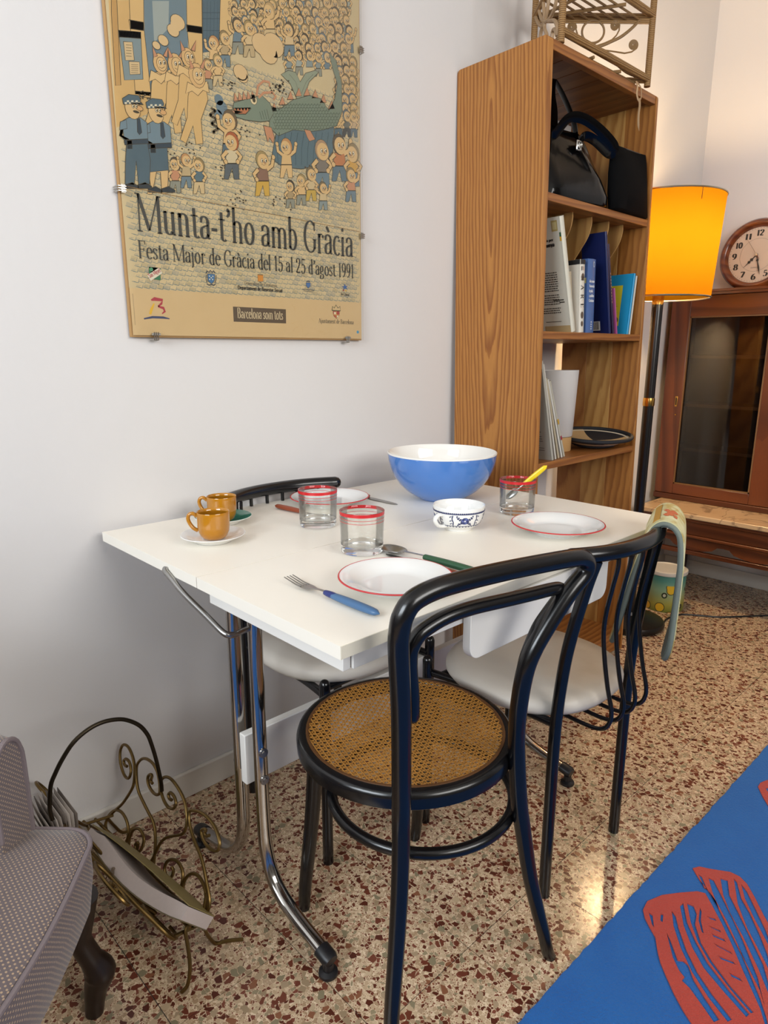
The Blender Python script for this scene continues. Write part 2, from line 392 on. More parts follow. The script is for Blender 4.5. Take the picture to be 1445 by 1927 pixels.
def terrazzo(name):
    m, nt, b = nt_new(name)
    g = node(nt, 'ShaderNodeNewGeometry').outputs['Position']
    warp = noise(nt, g, 45, 2, .5, 'Color')
    gv = node(nt, 'ShaderNodeVectorMath', operation='MULTIPLY_ADD')
    nt.links.new(warp, gv.inputs[0]); gv.inputs[1].default_value = (.007, .007, 0); nt.links.new(g, gv.inputs[2])
    p = gv.outputs[0]
    def chips(scale, keep, gap, off):
        mp = mapping(nt, p, loc=off, rot=(0, 0, off[0]))
        v1 = node(nt, 'ShaderNodeTexVoronoi', voronoi_dimensions='2D'); v1.inputs['Scale'].default_value = scale; nt.links.new(mp, v1.inputs['Vector'])
        v2 = node(nt, 'ShaderNodeTexVoronoi', voronoi_dimensions='2D', feature='DISTANCE_TO_EDGE'); v2.inputs['Scale'].default_value = scale; nt.links.new(mp, v2.inputs['Vector'])
        sep = node(nt, 'ShaderNodeSeparateColor'); nt.links.new(v1.outputs['Color'], sep.inputs[0])
        inside = mathn(nt, 'GREATER_THAN', v2.outputs['Distance'], mathn(nt, 'MULTIPLY_ADD', sep.outputs[2], gap, gap * .35))
        kept = mathn(nt, 'LESS_THAN', sep.outputs[0], keep)
        return mathn(nt, 'MULTIPLY', inside, kept), sep.outputs[1]
    big, cb = chips(78, .26, .10, (.3, .1, 0))
    med, cm = chips(132, .60, .10, (1.7, .4, 0))
    sm, cs = chips(250, .88, .11, (2.9, 1.2, 0))
    stops = [(0, '55291D'), (.24, '6B3829'), (.40, '87583F'), (.50, '9A8468'), (.62, '877C62'), (.74, 'A58F73'), (.84, '713F2F'), (.94, 'B9A283')]
    base = mixc(nt, noise(nt, g, 14, 4), 'E3CDB0', 'D8BF9F')
    a1 = mixc(nt, sm, base, ramp(nt, cs, [(0, '8A5A43'), (.14, 'B59A7C'), (.38, 'A98C6E'), (.55, 'C6AC8D'), (.75, '9C8164'), (.86, '774634'), (.93, 'C9B292')], 'CONSTANT'))
    a2 = mixc(nt, med, a1, ramp(nt, cm, [(0, '5C2F22'), (.13, '7A4636'), (.24, 'A88C6E'), (.42, 'BBA182'), (.56, '93866A'), (.68, 'B0967A'), (.8, '6B3A2B'), (.9, 'C3AB8C')], 'CONSTANT'))
    a3 = mixc(nt, big, a2, ramp(nt, cb, stops, 'CONSTANT'))
    nt.links.new(a3, b.inputs['Base Color'])
    nt.links.new(mathn(nt, 'MULTIPLY_ADD', noise(nt, g, 6, 4), .12, .13), b.inputs['Roughness'])
    b.inputs['Specular IOR Level'].default_value = .5
    bump(nt, b, noise(nt, g, 3, 3), .08, .004)
    return m
TERR = terrazzo('terrazzo')
GROUT = M('grout', '4A423C', .9)

def struct(name, mb, mat, parent=None, **kw):
    o = obj(name, mb, mat, parent, **kw)
    if parent is None: o['kind'] = 'structure'
    return o

RX, RY0, RY1, RZ = 3.45, -2.45, 2.957, 2.72
floor = struct('floor', MB().box(-.1, RX + .1, RY0 - .1, RY1 + .1, -.06, -.0015), GROUT, smooth=0)
tile_s = .246
x0t, y0t = .806 - 5 * tile_s, .335 - 4 * tile_s
tile_mesh = None
half = tile_s / 2 - .0008
for i in range(0, 17):
    for j in range(-7, 15):
        ax, ay = x0t + i * tile_s, y0t + j * tile_s
        if ax + tile_s < 0 or ax > RX or ay + tile_s < RY0 or ay > RY1: continue
        if i > 9 and j < 0: pass
        if tile_mesh is None:
            t = obj('tile', MB().box(-half, half, -half, half, -.0015, 0), TERR, floor, smooth=0)
            tile_mesh = t.data
        else:
            t = bpy.data.objects.new('tile', tile_mesh); COL.objects.link(t); t.parent = floor
        t.location = (ax + half, ay + half, 0)
        if len(floor.children) >= 299: break
    if len(floor.children) >= 299: break

struct('wall_left', MB().box(-.12, 0, RY0 - .1, RY1 + .1, -.06, RZ + .1), WALL, smooth=0)
struct('wall_back', MB().box(0, RX + .1, RY1, RY1 + .12, -.06, RZ + .1), WALL, smooth=0)
struct('ceiling', MB().box(-.12, RX + .22, RY0 - .22, RY1 + .12, RZ, RZ + .1), CEIL, smooth=0)
def wall_with_hole(mb, fn, a0, a1, h0, h1, z0, z1):
    fn(mb, a0, h0, -.06, RZ); fn(mb, h1, a1, -.06, RZ); fn(mb, h0, h1, -.06, z0); fn(mb, h0, h1, z1, RZ)
    return mb
struct('wall_right', wall_with_hole(MB(), lambda m, a, b_, c, d: m.box(RX, RX + .12, a, b_, c, d), RY0 - .1, RY1 + .1, -.62, 1.32, 1.4, 2.50), WALLF, smooth=0)
struct('wall_front', wall_with_hole(MB(), lambda m, a, b_, c, d: m.box(a, b_, RY0 - .12, RY0, c, d), 0, RX, .38, 1.92, 1.24, 2.46), WALLF, smooth=0)
PAINT = M('white_gloss_paint', 'E6E3DC', .35, var=.03)
def window(name, mk, a0, a1, z0, z1):
    mb = MB()
    for a in (a0, (a0 + a1) / 2 - .03, a1 - .06): mk(mb, a, a + .06, z0, z1)
    for z in (z0, z1 - .06): mk(mb, a0, a1, z, z + .06)
    return struct(name, mb, PAINT, smooth=0)
window('window_1', lambda m, a, b_, c, d: m.box(RX + .03, RX + .08, a, b_, c, d), -.62, 1.32, 1.4, 2.50)
window('window_2', lambda m, a, b_, c, d: m.box(a, b_, RY0 - .08, RY0 - .03, c, d), .38, 1.92, 1.24, 2.46)
bb = M('skirting_paint', 'DAD5CC', .4, var=.05)
struct('baseboard_left', MB().box(0, .012, RY0, RY1, 0, .072), bb, smooth=0, bevel=.003)
struct('baseboard_back', MB().box(.012, RX, RY1 - .012, RY1, 0, .072), bb, smooth=0, bevel=.003)

# ------------------------------------------------------------------ shared materials
LAM = M('cream_laminate', 'F0EADE', .36, var=.035, vscale=3, spec=.45)
LAME = M('cream_edge_band', 'D9D2C0', .45, var=.04)
WHITEB = M('white_board', 'E3E0DA', .45, var=.04)
CHROME = M('worn_chrome', 'B9B6B2', .13, 1.0, var=.12, vscale=22)
STEEL = M('brushed_steel', 'A7A6A4', .28, 1.0, var=.1)
BLACKP = M('black_plastic', '17171A', .4)
BLACKL = M('black_lacquer', '0C0C0F', .2, var=.2, spec=.55)
BLACKW = M('black_painted_wood', '0C0C0E', .23, var=.25, spec=.55, bmp=.05, bscale=30)

# ------------------------------------------------------------------ folding table
tb = thing('folding_table', 'white laminate folding table on chrome legs, laid with plates and glasses', 'table', (.43, .51, 0))
obj('table_leaf', W(tb, MB().box(.031, .4420, 0, 1.023, .73, .75)), LAM, tb, smooth=0)['label'] = 'cream leaf on the wall side'
obj('table_leaf', W(tb, MB().box(.4440, .831, 0, 1.023, .73, .75)), LAM, tb, smooth=0)['label'] = 'cream leaf on the room side'
obj('seam_shade_strip', W(tb, MB().box(.4422, .4438, .002, 1.021, .7302, .7478)), M('seam_shade_brown', '3A342C', .8), tb, smooth=0)  # added dark strip: shade in the joint between the leaves, put in as colour
obj('edge_band', W(tb, MB().box(.8311, .8318, .001, 1.022, .7305, .7495)), LAME, tb, smooth=0)
obj('apron_board', W(tb, MB().box(.449, .812, .02, .034, .699, .7298)), WHITEB, tb, bevel=.001)
obj('apron_board', W(tb, MB().box(.8, .8155, .0362, .985, .699, .7298)), WHITEB, tb, bevel=.001)
obj('apron_board', W(tb, MB().box(.449, .812, .985, .999, .699, .7298)), WHITEB, tb, bevel=.001)
def rounded_rect(a0, a1, b0, b1, r, which=(1, 1, 1, 1), n=6):
    out = []
    for (ca, cb, s, w) in ((a1 - r, b1 - r, 0, which[0]), (a0 + r, b1 - r, 90, which[1]), (a0 + r, b0 + r, 180, which[2]), (a1 - r, b0 + r, 270, which[3])):
        if w:
            for k in range(n + 1):
                t = radians(s + 90 * k / n); out.append((ca + r * cos(t), cb + r * sin(t)))
        else:
            t = radians(s + 45); out.append((ca + (r if cos(t) > 0 else -r), cb + (r if sin(t) > 0 else -r)))
    return out
dl = MB().prism(rounded_rect(.272, .716, .637, .726, .024, (0, 0, 1, 1)), lambda a, b, t: (t, a, b), .818, .834)
obj('drop_leaf', W(tb, dl), WHITEB, tb, bevel=.0012, smooth=30)['label'] = 'white drop leaf hanging under the room edge'
obj('stretcher_board', W(tb, MB().box(.416, .435, .083, .95, .293, .402)), WHITEB, tb, bevel=.002)
XM = .4255
for yy in (.1, .925):
    for sgn in (1, -1):
        p2 = [(.0375, .70), (.0375, .62), (.0375, .40), (.038, .22), (.043, .155), (.062, .105), (.098, .074), (.15, .057), (.222, .043)]
        path = smooth_path([(XM + sgn * a, yy, z) for a, z in p2], 5)
        mb = MB().tube(path, .0148, 14, oval=(.72, 1.0), up=(sgn, 0, 0))
        lg = obj('leg', W(tb, mb), CHROME, tb, smooth=50)
        e0 = Vector((XM + sgn * .216, yy, .0437)); e1 = Vector((XM + sgn * .247, yy, .0375))
        cp = MB().tube([e0, e0.lerp(e1, .75), e1], [.0168, .0168, .0135], 14, oval=(.78, 1.0), up=(0, 0, 1))
        cp.lathe([(0, .0), (.0165, 0), (.0185, .003), (.018, .008), (.010, .012), (.010, .027), (0, .027)], 20, (XM + sgn * .236, yy, 0))
        obj('foot_cap', W(tb, cp), BLACKP, lg, smooth=50)
        for zb in (.376, .317):
            bo = MB().tube([(XM + sgn * .0465, yy, zb), (XM + sgn * .0505, yy, zb)], .0095, 14)
            bo.tube([(XM + sgn * .0505, yy, zb), (XM + sgn * .0525, yy, zb)], .005, 6)
            obj('bolt', W(tb, bo), STEEL, lg, smooth=40)
    obj('leg_bracket', W(tb, MB().box(XM - .055, XM + .055, yy - .012, yy + .012, .688, .7305)), STEEL, tb, bevel=.002)
rod = smooth_path([(.333, -.002, .741), (.337, -.006, .737), (.36, -.006, .728), (.40, -.003, .708), (.455, .007, .681), (.497, .014, .661), (.507, .022, .656), (.503, .036, .652), (.485, .06, .645), (.462, .088, .634)], 5)
obj('leaf_support_rod', W(tb, MB().tube(rod, .0056, 10)), STEEL, tb)

# ------------------------------------------------------------------ bentwood chair with cane seat
bc = thing('bentwood_chair', 'black bentwood chair with round cane seat and double-hoop back', 'chair', (.70, .28, 0))
bow = T['bow']
bow = [(bow[0][0] + .002, bow[0][1] - .002, 0)] + bow + [(bow[-1][0] + .003, bow[-1][1] + .006, 0)]
bp = smooth_path(bow, 4)
nb = len(bp)
obj('back_hoop', W(bc, MB().tube(bp, [.0115 + .0035 * min(1, min(k, nb - 1 - k) / 30) for k in range(nb)], 14)), BLACKW, bc, smooth=60)
bp2 = smooth_path(T['bow2'], 4)
obj('inner_hoop', W(bc, MB().tube(bp2, .0112, 12, round_end=True)), BLACKW, bc, smooth=60)
CX, CY = .681, .279
ring = MB().lathe([(.176, .421), (.198, .420), (.2015, .423), (.2025, .441), (.2005, .4475), (.196, .4515), (.188, .4525), (.182, .4515), (.178, .447), (.176, .421)], 72, (CX, CY, 0))
obj('seat_ring', W(bc, ring), BLACKW, bc, smooth=45)
obj('cane_edge', W(bc, MB().lathe([(.178, .4515), (.181, .4538), (.1845, .4535), (.185, .4515), (.178, .4515)], 72, (CX, CY, 0))), M('cane_spline', '5B3A1C', .5), bc)
# woven cane: pairs of strands both ways and single diagonals
cane = MB()
def sag(x, y): return .4508 - .010 * max(0, 1 - (x * x + y * y) / .18 ** 2)
def strand(dirang, off, w, dz, rr=.1800):
    ca, sa = cos(dirang), sin(dirang)
    h = rr * rr - off * off
    if h <= .0004: return
    h = math.sqrt(h); n = max(3, int(h / .012)); rows = []
    for k in range(n + 1):
        s_ = -h + 2 * h * k / n; row = []
        for e, dd in ((-1, -.0003), (0, .0004), (1, -.0003)):
            o = off + e * w
            x, y = s_ * ca - o * sa, s_ * sa + o * ca
            row.append((CX + x, CY + y, sag(x, y) + dz + dd))
        rows.append(row)
    cane.grid(rows)
A0 = radians(28); pit = .0128
for k in range(-14, 15):
    for e in (-.0021, .0021):
        strand(A0, k * pit + e, .00115, 0)
        strand(A0 + pi / 2, k * pit + e, .00115, .0007)
for k in range(-20, 21):
    strand(A0 + pi / 4, (k + .5) * pit * .7071, .0011, .0014)
    strand(A0 - pi / 4, (k + .5) * pit * .7071, .0011, .0020)
CANE = M('woven_cane', 'A87430', .5, var=.35, vscale=16)
obj('cane_weave', W(bc, cane), CANE, bc, smooth=0, kind='stuff', fix=False)
for top, mid, bot in (((.562, .163), (.540, .163), (.507, .161)), ((.585, .430), (.562, .448), (.523, .478))):
    pth = smooth_path([(top[0], top[1], .43), (mid[0], mid[1], .24), (bot[0] + .006, bot[1], .06), (bot[0], bot[1], 0)], 6)
    n = len(pth)
    obj('leg', W(bc, MB().tube(pth, [.0165 - .005 * k / n for k in range(n)], 14)), BLACKW, bc, smooth=60)
sr = [(.705 + .172 * cos(2 * pi * k / 64), .302 + .172 * sin(2 * pi * k / 64), .318) for k in range(64)]
obj('stretcher_ring', W(bc, MB().tube(sr, .0105, 12, closed=True)), BLACKW, bc, smooth=60)

# ------------------------------------------------------------------ tubular chairs (b = backwards, t = sideways)
def vinyl():
    m, nt, b = nt_new('beige_vinyl')
    v = coords(nt)
    n = noise(nt, v, 7, 4)
    base = mixc(nt, n, 'D3CCC2', 'C4BCB0')
    # a brown stain worn into the vinyl near the back corner
    d = node(nt, 'ShaderNodeVectorMath', operation='DISTANCE'); nt.links.new(v, d.inputs[0]); d.inputs[1].default_value = (-.03, .03, .45)
    fall = ramp(nt, mathn(nt, 'ADD', d.outputs['Value'], mathn(nt, 'MULTIPLY', noise(nt, v, 16, 4), .10)), [(.05, 1.0), (.20, 0.0)])
    nt.links.new(mixc(nt, mathn(nt, 'MULTIPLY', fall, .55), base, '8E6B3F'), b.inputs['Base Color'])
    b.inputs['Roughness'].default_value = .5
    bump(nt, b, noise(nt, v, 240, 2), .08, .001)
    return m
VINYL = vinyl()
def make_tube_chair():
    r = thing('tubular_chair', '', 'chair')
    RZc = .768
    def rail_pt(t):
        u = t / .17
        return (.072 - .047 * abs(u) ** 2.2, t, RZc)
    rp = [rail_pt(-.17 + .34 * k / 30) for k in range(31)]
    obj('top_rail', MB().tube(rp, .0155, 14, round_end=True), BLACKL, r, smooth=60)
    for s in (-1, 1):
        pth = smooth_path([(0, s * .146, 0), (0, s * .146, .22), (.001, s * .146, .40), (.008, s * .143, .52), (.018, s * .139, .60), (.036, s * .130, .70), (.048, s * .122, .755)], 5)
        obj('back_post', MB().tube(pth, .0122, 12), BLACKL, r, smooth=60)
        p = smooth_path([(-.335, s * .165, 0), (-.335, s * .165, .25), (-.335, s * .165, .432)], 4)
        obj('leg', MB().tube(p, .0122, 12, round_end=True), BLACKL, r, smooth=60)
        sf = smooth_path([(-.335, s * .158, .40), (-.24, s * .150, .405), (-.10, s * .146, .405), (.0, s * .144, .405)], 4)
        obj('seat_rail', MB().tube(sf, .009, 10), BLACKL, r, smooth=60)
    obj('cross_rail', MB().tube([(-.30, -.15, .402), (-.30, .15, .402)], .009, 10), BLACKL, r, smooth=60)
    prof = [(.066, .765), (.066, .735), (.058, .69), (.050, .64), (.048, .595), (.055, .54), (.066, .485), (.077, .445), (.078, .42), (.068, .398), (.045, .388), (.0, .387), (-.09, .392), (-.20, .398)]
    for t in (-.072, -.024, .024, .072):
        pth = smooth_path([(b_, t * (1 if z > .5 else 1), z) for b_, z in prof], 4)
        obj('wire', MB().tube(pth, .0046, 8), BLACKL, r, smooth=60)
    # padded seat
    def se(a, rr, e=2.35):
        c_, s_ = cos(a), sin(a)
        k = (abs(c_) ** e + abs(s_) ** e) ** (-1 / e)
        return rr * k * c_, rr * k * s_
    rows = []
    for rr, z in ((.0001, .403), (.12, .403), (.165, .405), (.182, .412), (.190, .423), (.190, .433), (.184, .443), (.170, .4505), (.13, .4535), (.07, .4545), (.0001, .455)):
        row = []
        for k in range(56):
            a = 2 * pi * k / 56
            x, y = se(a, rr)
            row.append((-.158 + x, y, z))
        rows.append(row)
    obj('seat', MB().grid(rows, True), VINYL, r, smooth=60)
    return r
ch2 = make_tube_chair()
ch2.location = (.835, .70, 0); ch2.rotation_euler = (0, 0, radians(-1))
ch2['label'] = 'black tubular wire-back chair between bentwood chair and bookshelf, oven glove on its rail'
ch2['group'] = 'tubular chairs'
ch3 = dup(ch2, (.105, .445, 0), (0, 0, pi), 'black tubular wire-back chair on far side of table against the wall', scale=(1, 1, 1.022))

# ------------------------------------------------------------------ oven glove hanging over the rail
og = thing('oven_glove', 'long crocheted double oven glove hung over the chair rail', 'oven glove', (.88, .86, .47))
prof = [(.812, .475), (.826, .535), (.846, .637), (.866, .717), (.879, .759), (.889, .777), (.902, .7865), (.916, .7865), (.929, .779), (.939, .759), (.944, .70), (.943, .616), (.940, .533), (.929, .475)]
pp = smooth_path([(a, 0, z) for a, z in prof], 5)
Lc = len(pp)
def og_pt(k, w, off):
    p = pp[k]; a = pp[max(k - 1, 0)]; b_ = pp[min(k + 1, Lc - 1)]
    t = (b_ - a).normalized(); n = Vector((-t.z, 0, t.x))
    e = min(k, Lc - 1 - k) / 7
    wid = .5 + (w - .5) * (1 if e >= 1 else math.sqrt(max(0.02, 1 - (1 - e) ** 2)))
    q = p + n * off
    return (q.x - .05 * wid, .80 + .125 * wid, q.z + .01 * wid)
def strip(o0, o1, w0=0.0, w1=1.0, k0=0, k1=None, n=8):
    k1 = k1 or Lc - 1
    rows = []
    for k in range(k0, k1 + 1):
        row = [og_pt(k, w0 + (w1 - w0) * i / n, o1) for i in range(n + 1)] + [og_pt(k, w0 + (w1 - w0) * i / n, o0) for i in range(n, -1, -1)]
        rows.append(row)
    return MB().grid(rows, True)
def crochet():
    m, nt, b = nt_new('crochet_cotton')
    v = coords(nt)
    n = noise(nt, v, 28, 3)
    nt.links.new(ramp(nt, n, [(.3, 'D9CFA8'), (.5, 'C9C294'), (.62, 'B79A55'), (.75, 'D6CBA4')]), b.inputs['Base Color'])
    b.inputs['Roughness'].default_value = .9
    bump(nt, b, noise(nt, v, 420, 2), .6, .002)
    return m
obj('glove_face', W(og, strip(.002, .010)), crochet(), og, smooth=60)
obj('glove_back', W(og, strip(-.004, .002)), M('grey_green_cloth', '5E6660', .9, bmp=.4, bscale=300), og, smooth=60)
bd = MB()
for w in (0.0, 1.0):
    bd.tube([og_pt(k, w, .003) for k in range(Lc)], .0052, 8)
obj('binding', W(og, bd), M('grey_green_binding', '6C746C', .85, bmp=.3, bscale=300), og, smooth=60)
fl_ = MB()
kc = 34
for (dk, dw, r_) in ((0, .42, .016), (-2, .32, .011), (2, .55, .012), (-2, .55, .010), (3, .36, .010)):
    rows = []
    for rr in (0.001, .6, 1.0):
        rows.append([og_pt(int(round(kc + dk + rr * r_ * 150 * sin(2 * pi * i / 12))), dw + rr * r_ * 7 * cos(2 * pi * i / 12), .0108 + .0006 * (1 - rr)) for i in range(12)])
    fl_.grid(rows, True)
obj('flower_motif', W(og, fl_), M('orange_wool', 'C0673F', .9), og)
st_ = MB()
for k in (24, 25):
    pass
st_.add(strip(.0098, .0112, .1, .9, 25, 29).v, strip(.0098, .0112, .1, .9, 25, 29).f)
obj('ochre_stripe', W(og, st_), M('ochre_wool', 'B68A3C', .9), og)

# ------------------------------------------------------------------ poster in a clip frame
PZ = 1.165
ps = thing('poster', 'large street-festival poster with dragon and crowd in a clip frame on the wall', 'poster', (0, .112, PZ))
PW = .664
HT = .99
def pm(a, b, t=0.0):                  # millimetres on the sheet -> local metres
    return (.0150 + t, a / 1000, b / 1000)
bd_ = MB().box(.004, .0138, -.003, PW - .003, -.004, HT)
obj('backing_board', bd_, M('brown_hardboard', 'A98251', .7), ps, bevel=.0008)
PAPER = '#'
HM = ((3.90798114e-01, -3.22592204e-02, -2.08002296e+01), (6.15236520e-03, -3.67735988e-01, 6.19340876e+02), (-1.80582292e-04, -4.43572552e-05, 1.0))
def hm(x, y):                         # drawing units -> millimetres on the sheet
    w = HM[2][0] * x + HM[2][1] * y + 1
    return ((HM[0][0] * x + HM[0][1] * y + HM[0][2]) / w, (HM[1][0] * x + HM[1][1] * y + HM[1][2]) / w)
def hl(pts): return [hm(x, y) for x, y in pts]

class Art:
    STEP = 2.5e-6
    def __init__(s): s.mb = MB(); s.lv = 0
    def up(s, n=1): s.lv += n
    def poly(s, pts, col, line=None, lw=1.0):
        tri = tessellate_polygon([[Vector((a, b, 0)) for a, b in pts]])
        s.mb.add([pm(a, b, s.lv * s.STEP) for a, b in pts], [tuple(t) for t in tri], col=lin(col))
        if line: s.line(list(pts) + [pts[0]], lw, line, dz=.5)
    def line(s, pts, w, col, dz=0.0):
        n = len(pts)
        if n < 2: return
        vs, fs = [], []
        ws = w if hasattr(w, '__len__') else [w] * n
        for i in range(n):
            a = pts[max(i - 1, 0)]; b = pts[min(i + 1, n - 1)]
            dx, dy = b[0] - a[0], b[1] - a[1]; l = math.hypot(dx, dy) or 1
            nx, ny = -dy / l * ws[i] / 2, dx / l * ws[i] / 2
            for e in (1, -1): vs.append(pm(pts[i][0] + e * nx, pts[i][1] + e * ny, (s.lv + dz) * s.STEP))
        for i in range(n - 1): fs.append((2 * i, 2 * i + 1, 2 * i + 3, 2 * i + 2))
        s.mb.add(vs, fs, col=lin(col))
    def ell(s, cx, cy, rx, ry, col, rot=0.0, line=None, lw=.95, n=14):
        c_, s_ = cos(rot), sin(rot)
        pts = [(cx + rx * cos(2 * pi * k / n) * c_ - ry * sin(2 * pi * k / n) * s_, cy + rx * cos(2 * pi * k / n) * s_ + ry * sin(2 * pi * k / n) * c_) for k in range(n)]
        s.poly(pts, col, line, lw)

INK = '4A4234'; SKIN = 'D3AF7B'; TAN = 'CDA874'; BLUE = '6F7F86'; DBLUE = '56666E'; GREY = '8C8B7C'; PINK = 'C08A68'
rnd = random.Random(5)
art = Art()
art.poly([(0, 0), (PW * 1000 - 6, 0), (PW * 1000 - 6, HT * 1000 - 6), (0, HT * 1000 - 6)], 'CEAD7A')
art.up(2)
# street: pale ground with sloping paving stones
art.poly([(0, 97), (658, 97), (658, 984), (0, 984)], 'C9B48C'); art.up(2)
for r_ in range(0, 48):
    yb = 100 + r_ * 10.6
    for k in range(-1, 45):
        xa = k * 15.5 + (r_ % 2) * 7.5 + rnd.uniform(-1, 1)
        if not (2 < xa < 640) or yb > 590: continue
        y2 = yb + rnd.uniform(-1, 1)
        if rnd.random() < .55: art.poly([(xa, y2), (xa + 14, y2 - 2.5), (xa + 16.5, y2 + 6), (xa + 3, y2 + 8.5)], rnd.choice(('BBA882', 'B4A68A', 'CFB88E')))
art.up(1)
for r_ in range(0, 48):
    yb = 100 + r_ * 10.6
    for k in range(-1, 45):
        xa = k * 15.5 + (r_ % 2) * 7.5 + rnd.uniform(-1, 1)
        if not (2 < xa < 640) or yb > 590: continue
        c_ = rnd.choice(('71807F', '7F8981', '68787A'))
        art.line([(xa, yb + .5), (xa + 7, yb - .6), (xa + 14, yb - 2.2)], [.6, 1.6, .9], c_)
        art.line([(xa + 14, yb - 2.2), (xa + 17, yb + 6)], [1.3, .6], c_)
        if rnd.random() < .6:
            for q in range(3): art.line([(xa + 2 + q * 3, yb + 1.2), (xa + 4 + q * 3, yb + 4)], .6, c_)
art.up(1)
def P(pts, col, line=INK, lw=1.15): art.poly(hl(pts), col, line, lw)
def L(pts, w, col): art.line(hl(pts), w, col)
def E(x, y, rx, ry, col, rot=0, line=INK):
    a = hm(x, y); b = hm(x + 10, y); k = (b[0] - a[0]) / 10
    art.ell(a[0], a[1], rx * k, ry * k, col, rot, line)
# buildings behind
P([(70, 0), (720, 0), (720, -260), (70, -260)], 'C9A974', None)
P([(70, 0), (250, 0), (255, 470), (290, 560), (110, 640)], 'CBA56C', None); art.up(1)
P([(245, -250), (480, -250), (475, 0), (470, 250), (400, 480), (300, 500), (255, 420)], BLUE, None); art.up(1)
P([(290, 0), (375, 0), (372, 140), (300, 210)], '9AA09A', None)
P([(540, -250), (645, -250), (640, 0), (626, 250), (545, 262)], DBLUE); art.up(1)
for k in range(5): L([(550 + 18 * k, 0), (548 + 17 * k, 240)], .6, '3F4C54')
for yy in (60, 90, 150): L([(545, yy), (632, yy)], .9, '3F4C54')
P([(640, -250), (715, -250), (712, 90), (690, 170), (628, 215)], 'D1AE78')
P([(165, -250), (246, -250), (248, 130), (285, 480), (205, 470), (180, 130)], 'D0AB73')
P([(172, 95), (246, 108), (247, 150), (178, 140)], 'C7A067'); P([(206, 455), (284, 462), (286, 490), (206, 484)], 'C7A067')
P([(460, -250), (538, -250), (542, 150), (546, 330), (485, 330), (465, 130)], 'D0AB73'); P([(462, 120), (541, 132), (541, 165), (464, 155)], 'C7A067')
art.up(1)
P([(120, 150), (232, 158), (244, 396), (150, 400)], '7F8C8D'); P([(118, 148), (234, 158), (234, 190), (122, 182)], DBLUE); art.up(1)
P([(145, 205), (190, 208), (200, 300), (155, 300)], 'CDB185'); P([(172, 305), (226, 308), (230, 370), (178, 372)], 'CDB185'); art.up(1)
for k in range(5): L([(158, 222 + 14 * k), (186, 224 + 14 * k)], .8, INK); L([(184, 322 + 10 * k), (220, 323 + 10 * k)], .7, INK)
P([(82, -250), (100, -250), (132, 425), (105, 428), (84, 60)], 'B88F58', INK)
art.up(1)

def toon(x, y, h, shirt, trousers, hair, look=1, arms=0, detail=True, skin=SKIN):
    """small cartoon person, x,y = neck in drawing units, h = head radius"""
    a = rnd.uniform(-.15, .15)
    # body
    P([(x - .75 * h, y + .2 * h), (x + .75 * h, y + .2 * h), (x + 1.0 * h, y + 2.3 * h), (x - .95 * h, y + 2.3 * h)], shirt)
    if trousers:
        P([(x - .95 * h, y + 2.2 * h), (x + 1.0 * h, y + 2.2 * h), (x + 1.1 * h, y + 4.6 * h), (x + .35 * h, y + 4.6 * h), (x + .05 * h, y + 2.9 * h), (x - .5 * h, y + 4.6 * h), (x - 1.15 * h, y + 4.6 * h)], trousers)
    art.up(1)
    for s in (-1, 1):
        up_ = arms if arms in (-1, 1, 2) else 0
        if up_ == 2 or up_ == s:
            pts = [(x + s * .7 * h, y + .45 * h), (x + s * 1.5 * h, y - .2 * h), (x + s * 1.7 * h, y - 1.5 * h)]
        else:
            pts = [(x + s * .7 * h, y + .45 * h), (x + s * 1.35 * h, y + 1.2 * h), (x + s * .9 * h, y + 2.0 * h)]
        k = hm(x + 10, y)[0] - hm(x, y)[0]
        L(pts, .062 * h * k, INK); art.lv += .4; L(pts, .045 * h * k, skin); art.lv -= .4
        E(pts[-1][0], pts[-1][1], .3 * h, .3 * h, skin)
    art.up(1)
    E(x - .05 * look * h, y - 1.05 * h, 1.0 * h, 1.12 * h, hair, a); art.up(1)
    E(x + .12 * look * h, y - .82 * h, .88 * h, .92 * h, skin, a, line=None); art.up(1)
    if detail:
        for e in (-.28, .3):
            E(x + (.2 * look + e) * h, y - .95 * h, .17 * h, .25 * h, 'E9DCC0', line=INK)
        art.up(1)
        for e in (-.28, .3): E(x + (.26 * look + e) * h, y - .92 * h, .08 * h, .13 * h, INK, line=None)
        L([(x + (.2 * look - .4) * h, y - .42 * h), (x + .2 * look * h, y - .22 * h), (x + (.2 * look + .4) * h, y - .42 * h)], .7, INK)
        E(x + .35 * look * h, y - .66 * h, .13 * h, .1 * h, PINK, line=INK)
    art.up(1)
SH = [SKIN, 'B9A98A', BLUE, '9DA39A', 'BFA27A', '87908C', 'C9B187', 'A8916C']
HR = ['5D5142', '7A6A50', '8F7A55', '4E463B', 'A08A5E', '6B7477']
def back_lv(f):
    f()
# crowd at the top right, back rows first
base = art.lv
for row, yy in enumerate(range(-230, 330, 44)):
    x0 = 690 + max(0, (yy - 60)) * .9 if yy > 60 else 705
    x = x0 + rnd.uniform(0, 20)
    kk = 0
    while x < 1300:
        if yy > 190 and x < 960: x += 34; continue
        kk += 1; art.lv = base + row * 14 + (kk % 2) * 7
        toon(x, yy + rnd.uniform(-9, 9), rnd.uniform(16, 20), rnd.choice(SH), rnd.choice([None, BLUE, GREY, None]), rnd.choice(HR), rnd.choice((-1, 1)), rnd.choice((0, 0, 1, -1, 2)))
        x += rnd.uniform(38, 52)
for row, yy in enumerate(range(330, 640, 46)):
    for k in range(3):
        art.lv = base + 240 + row * 14 + (k % 2) * 7
        toon(1230 + k * 36 + rnd.uniform(-5, 5), yy + rnd.uniform(-6, 6), 19, rnd.choice(SH + ['6A675A']), rnd.choice([DBLUE, GREY, '4A4A48']), rnd.choice(HR), rnd.choice((-1, 1)), 0)
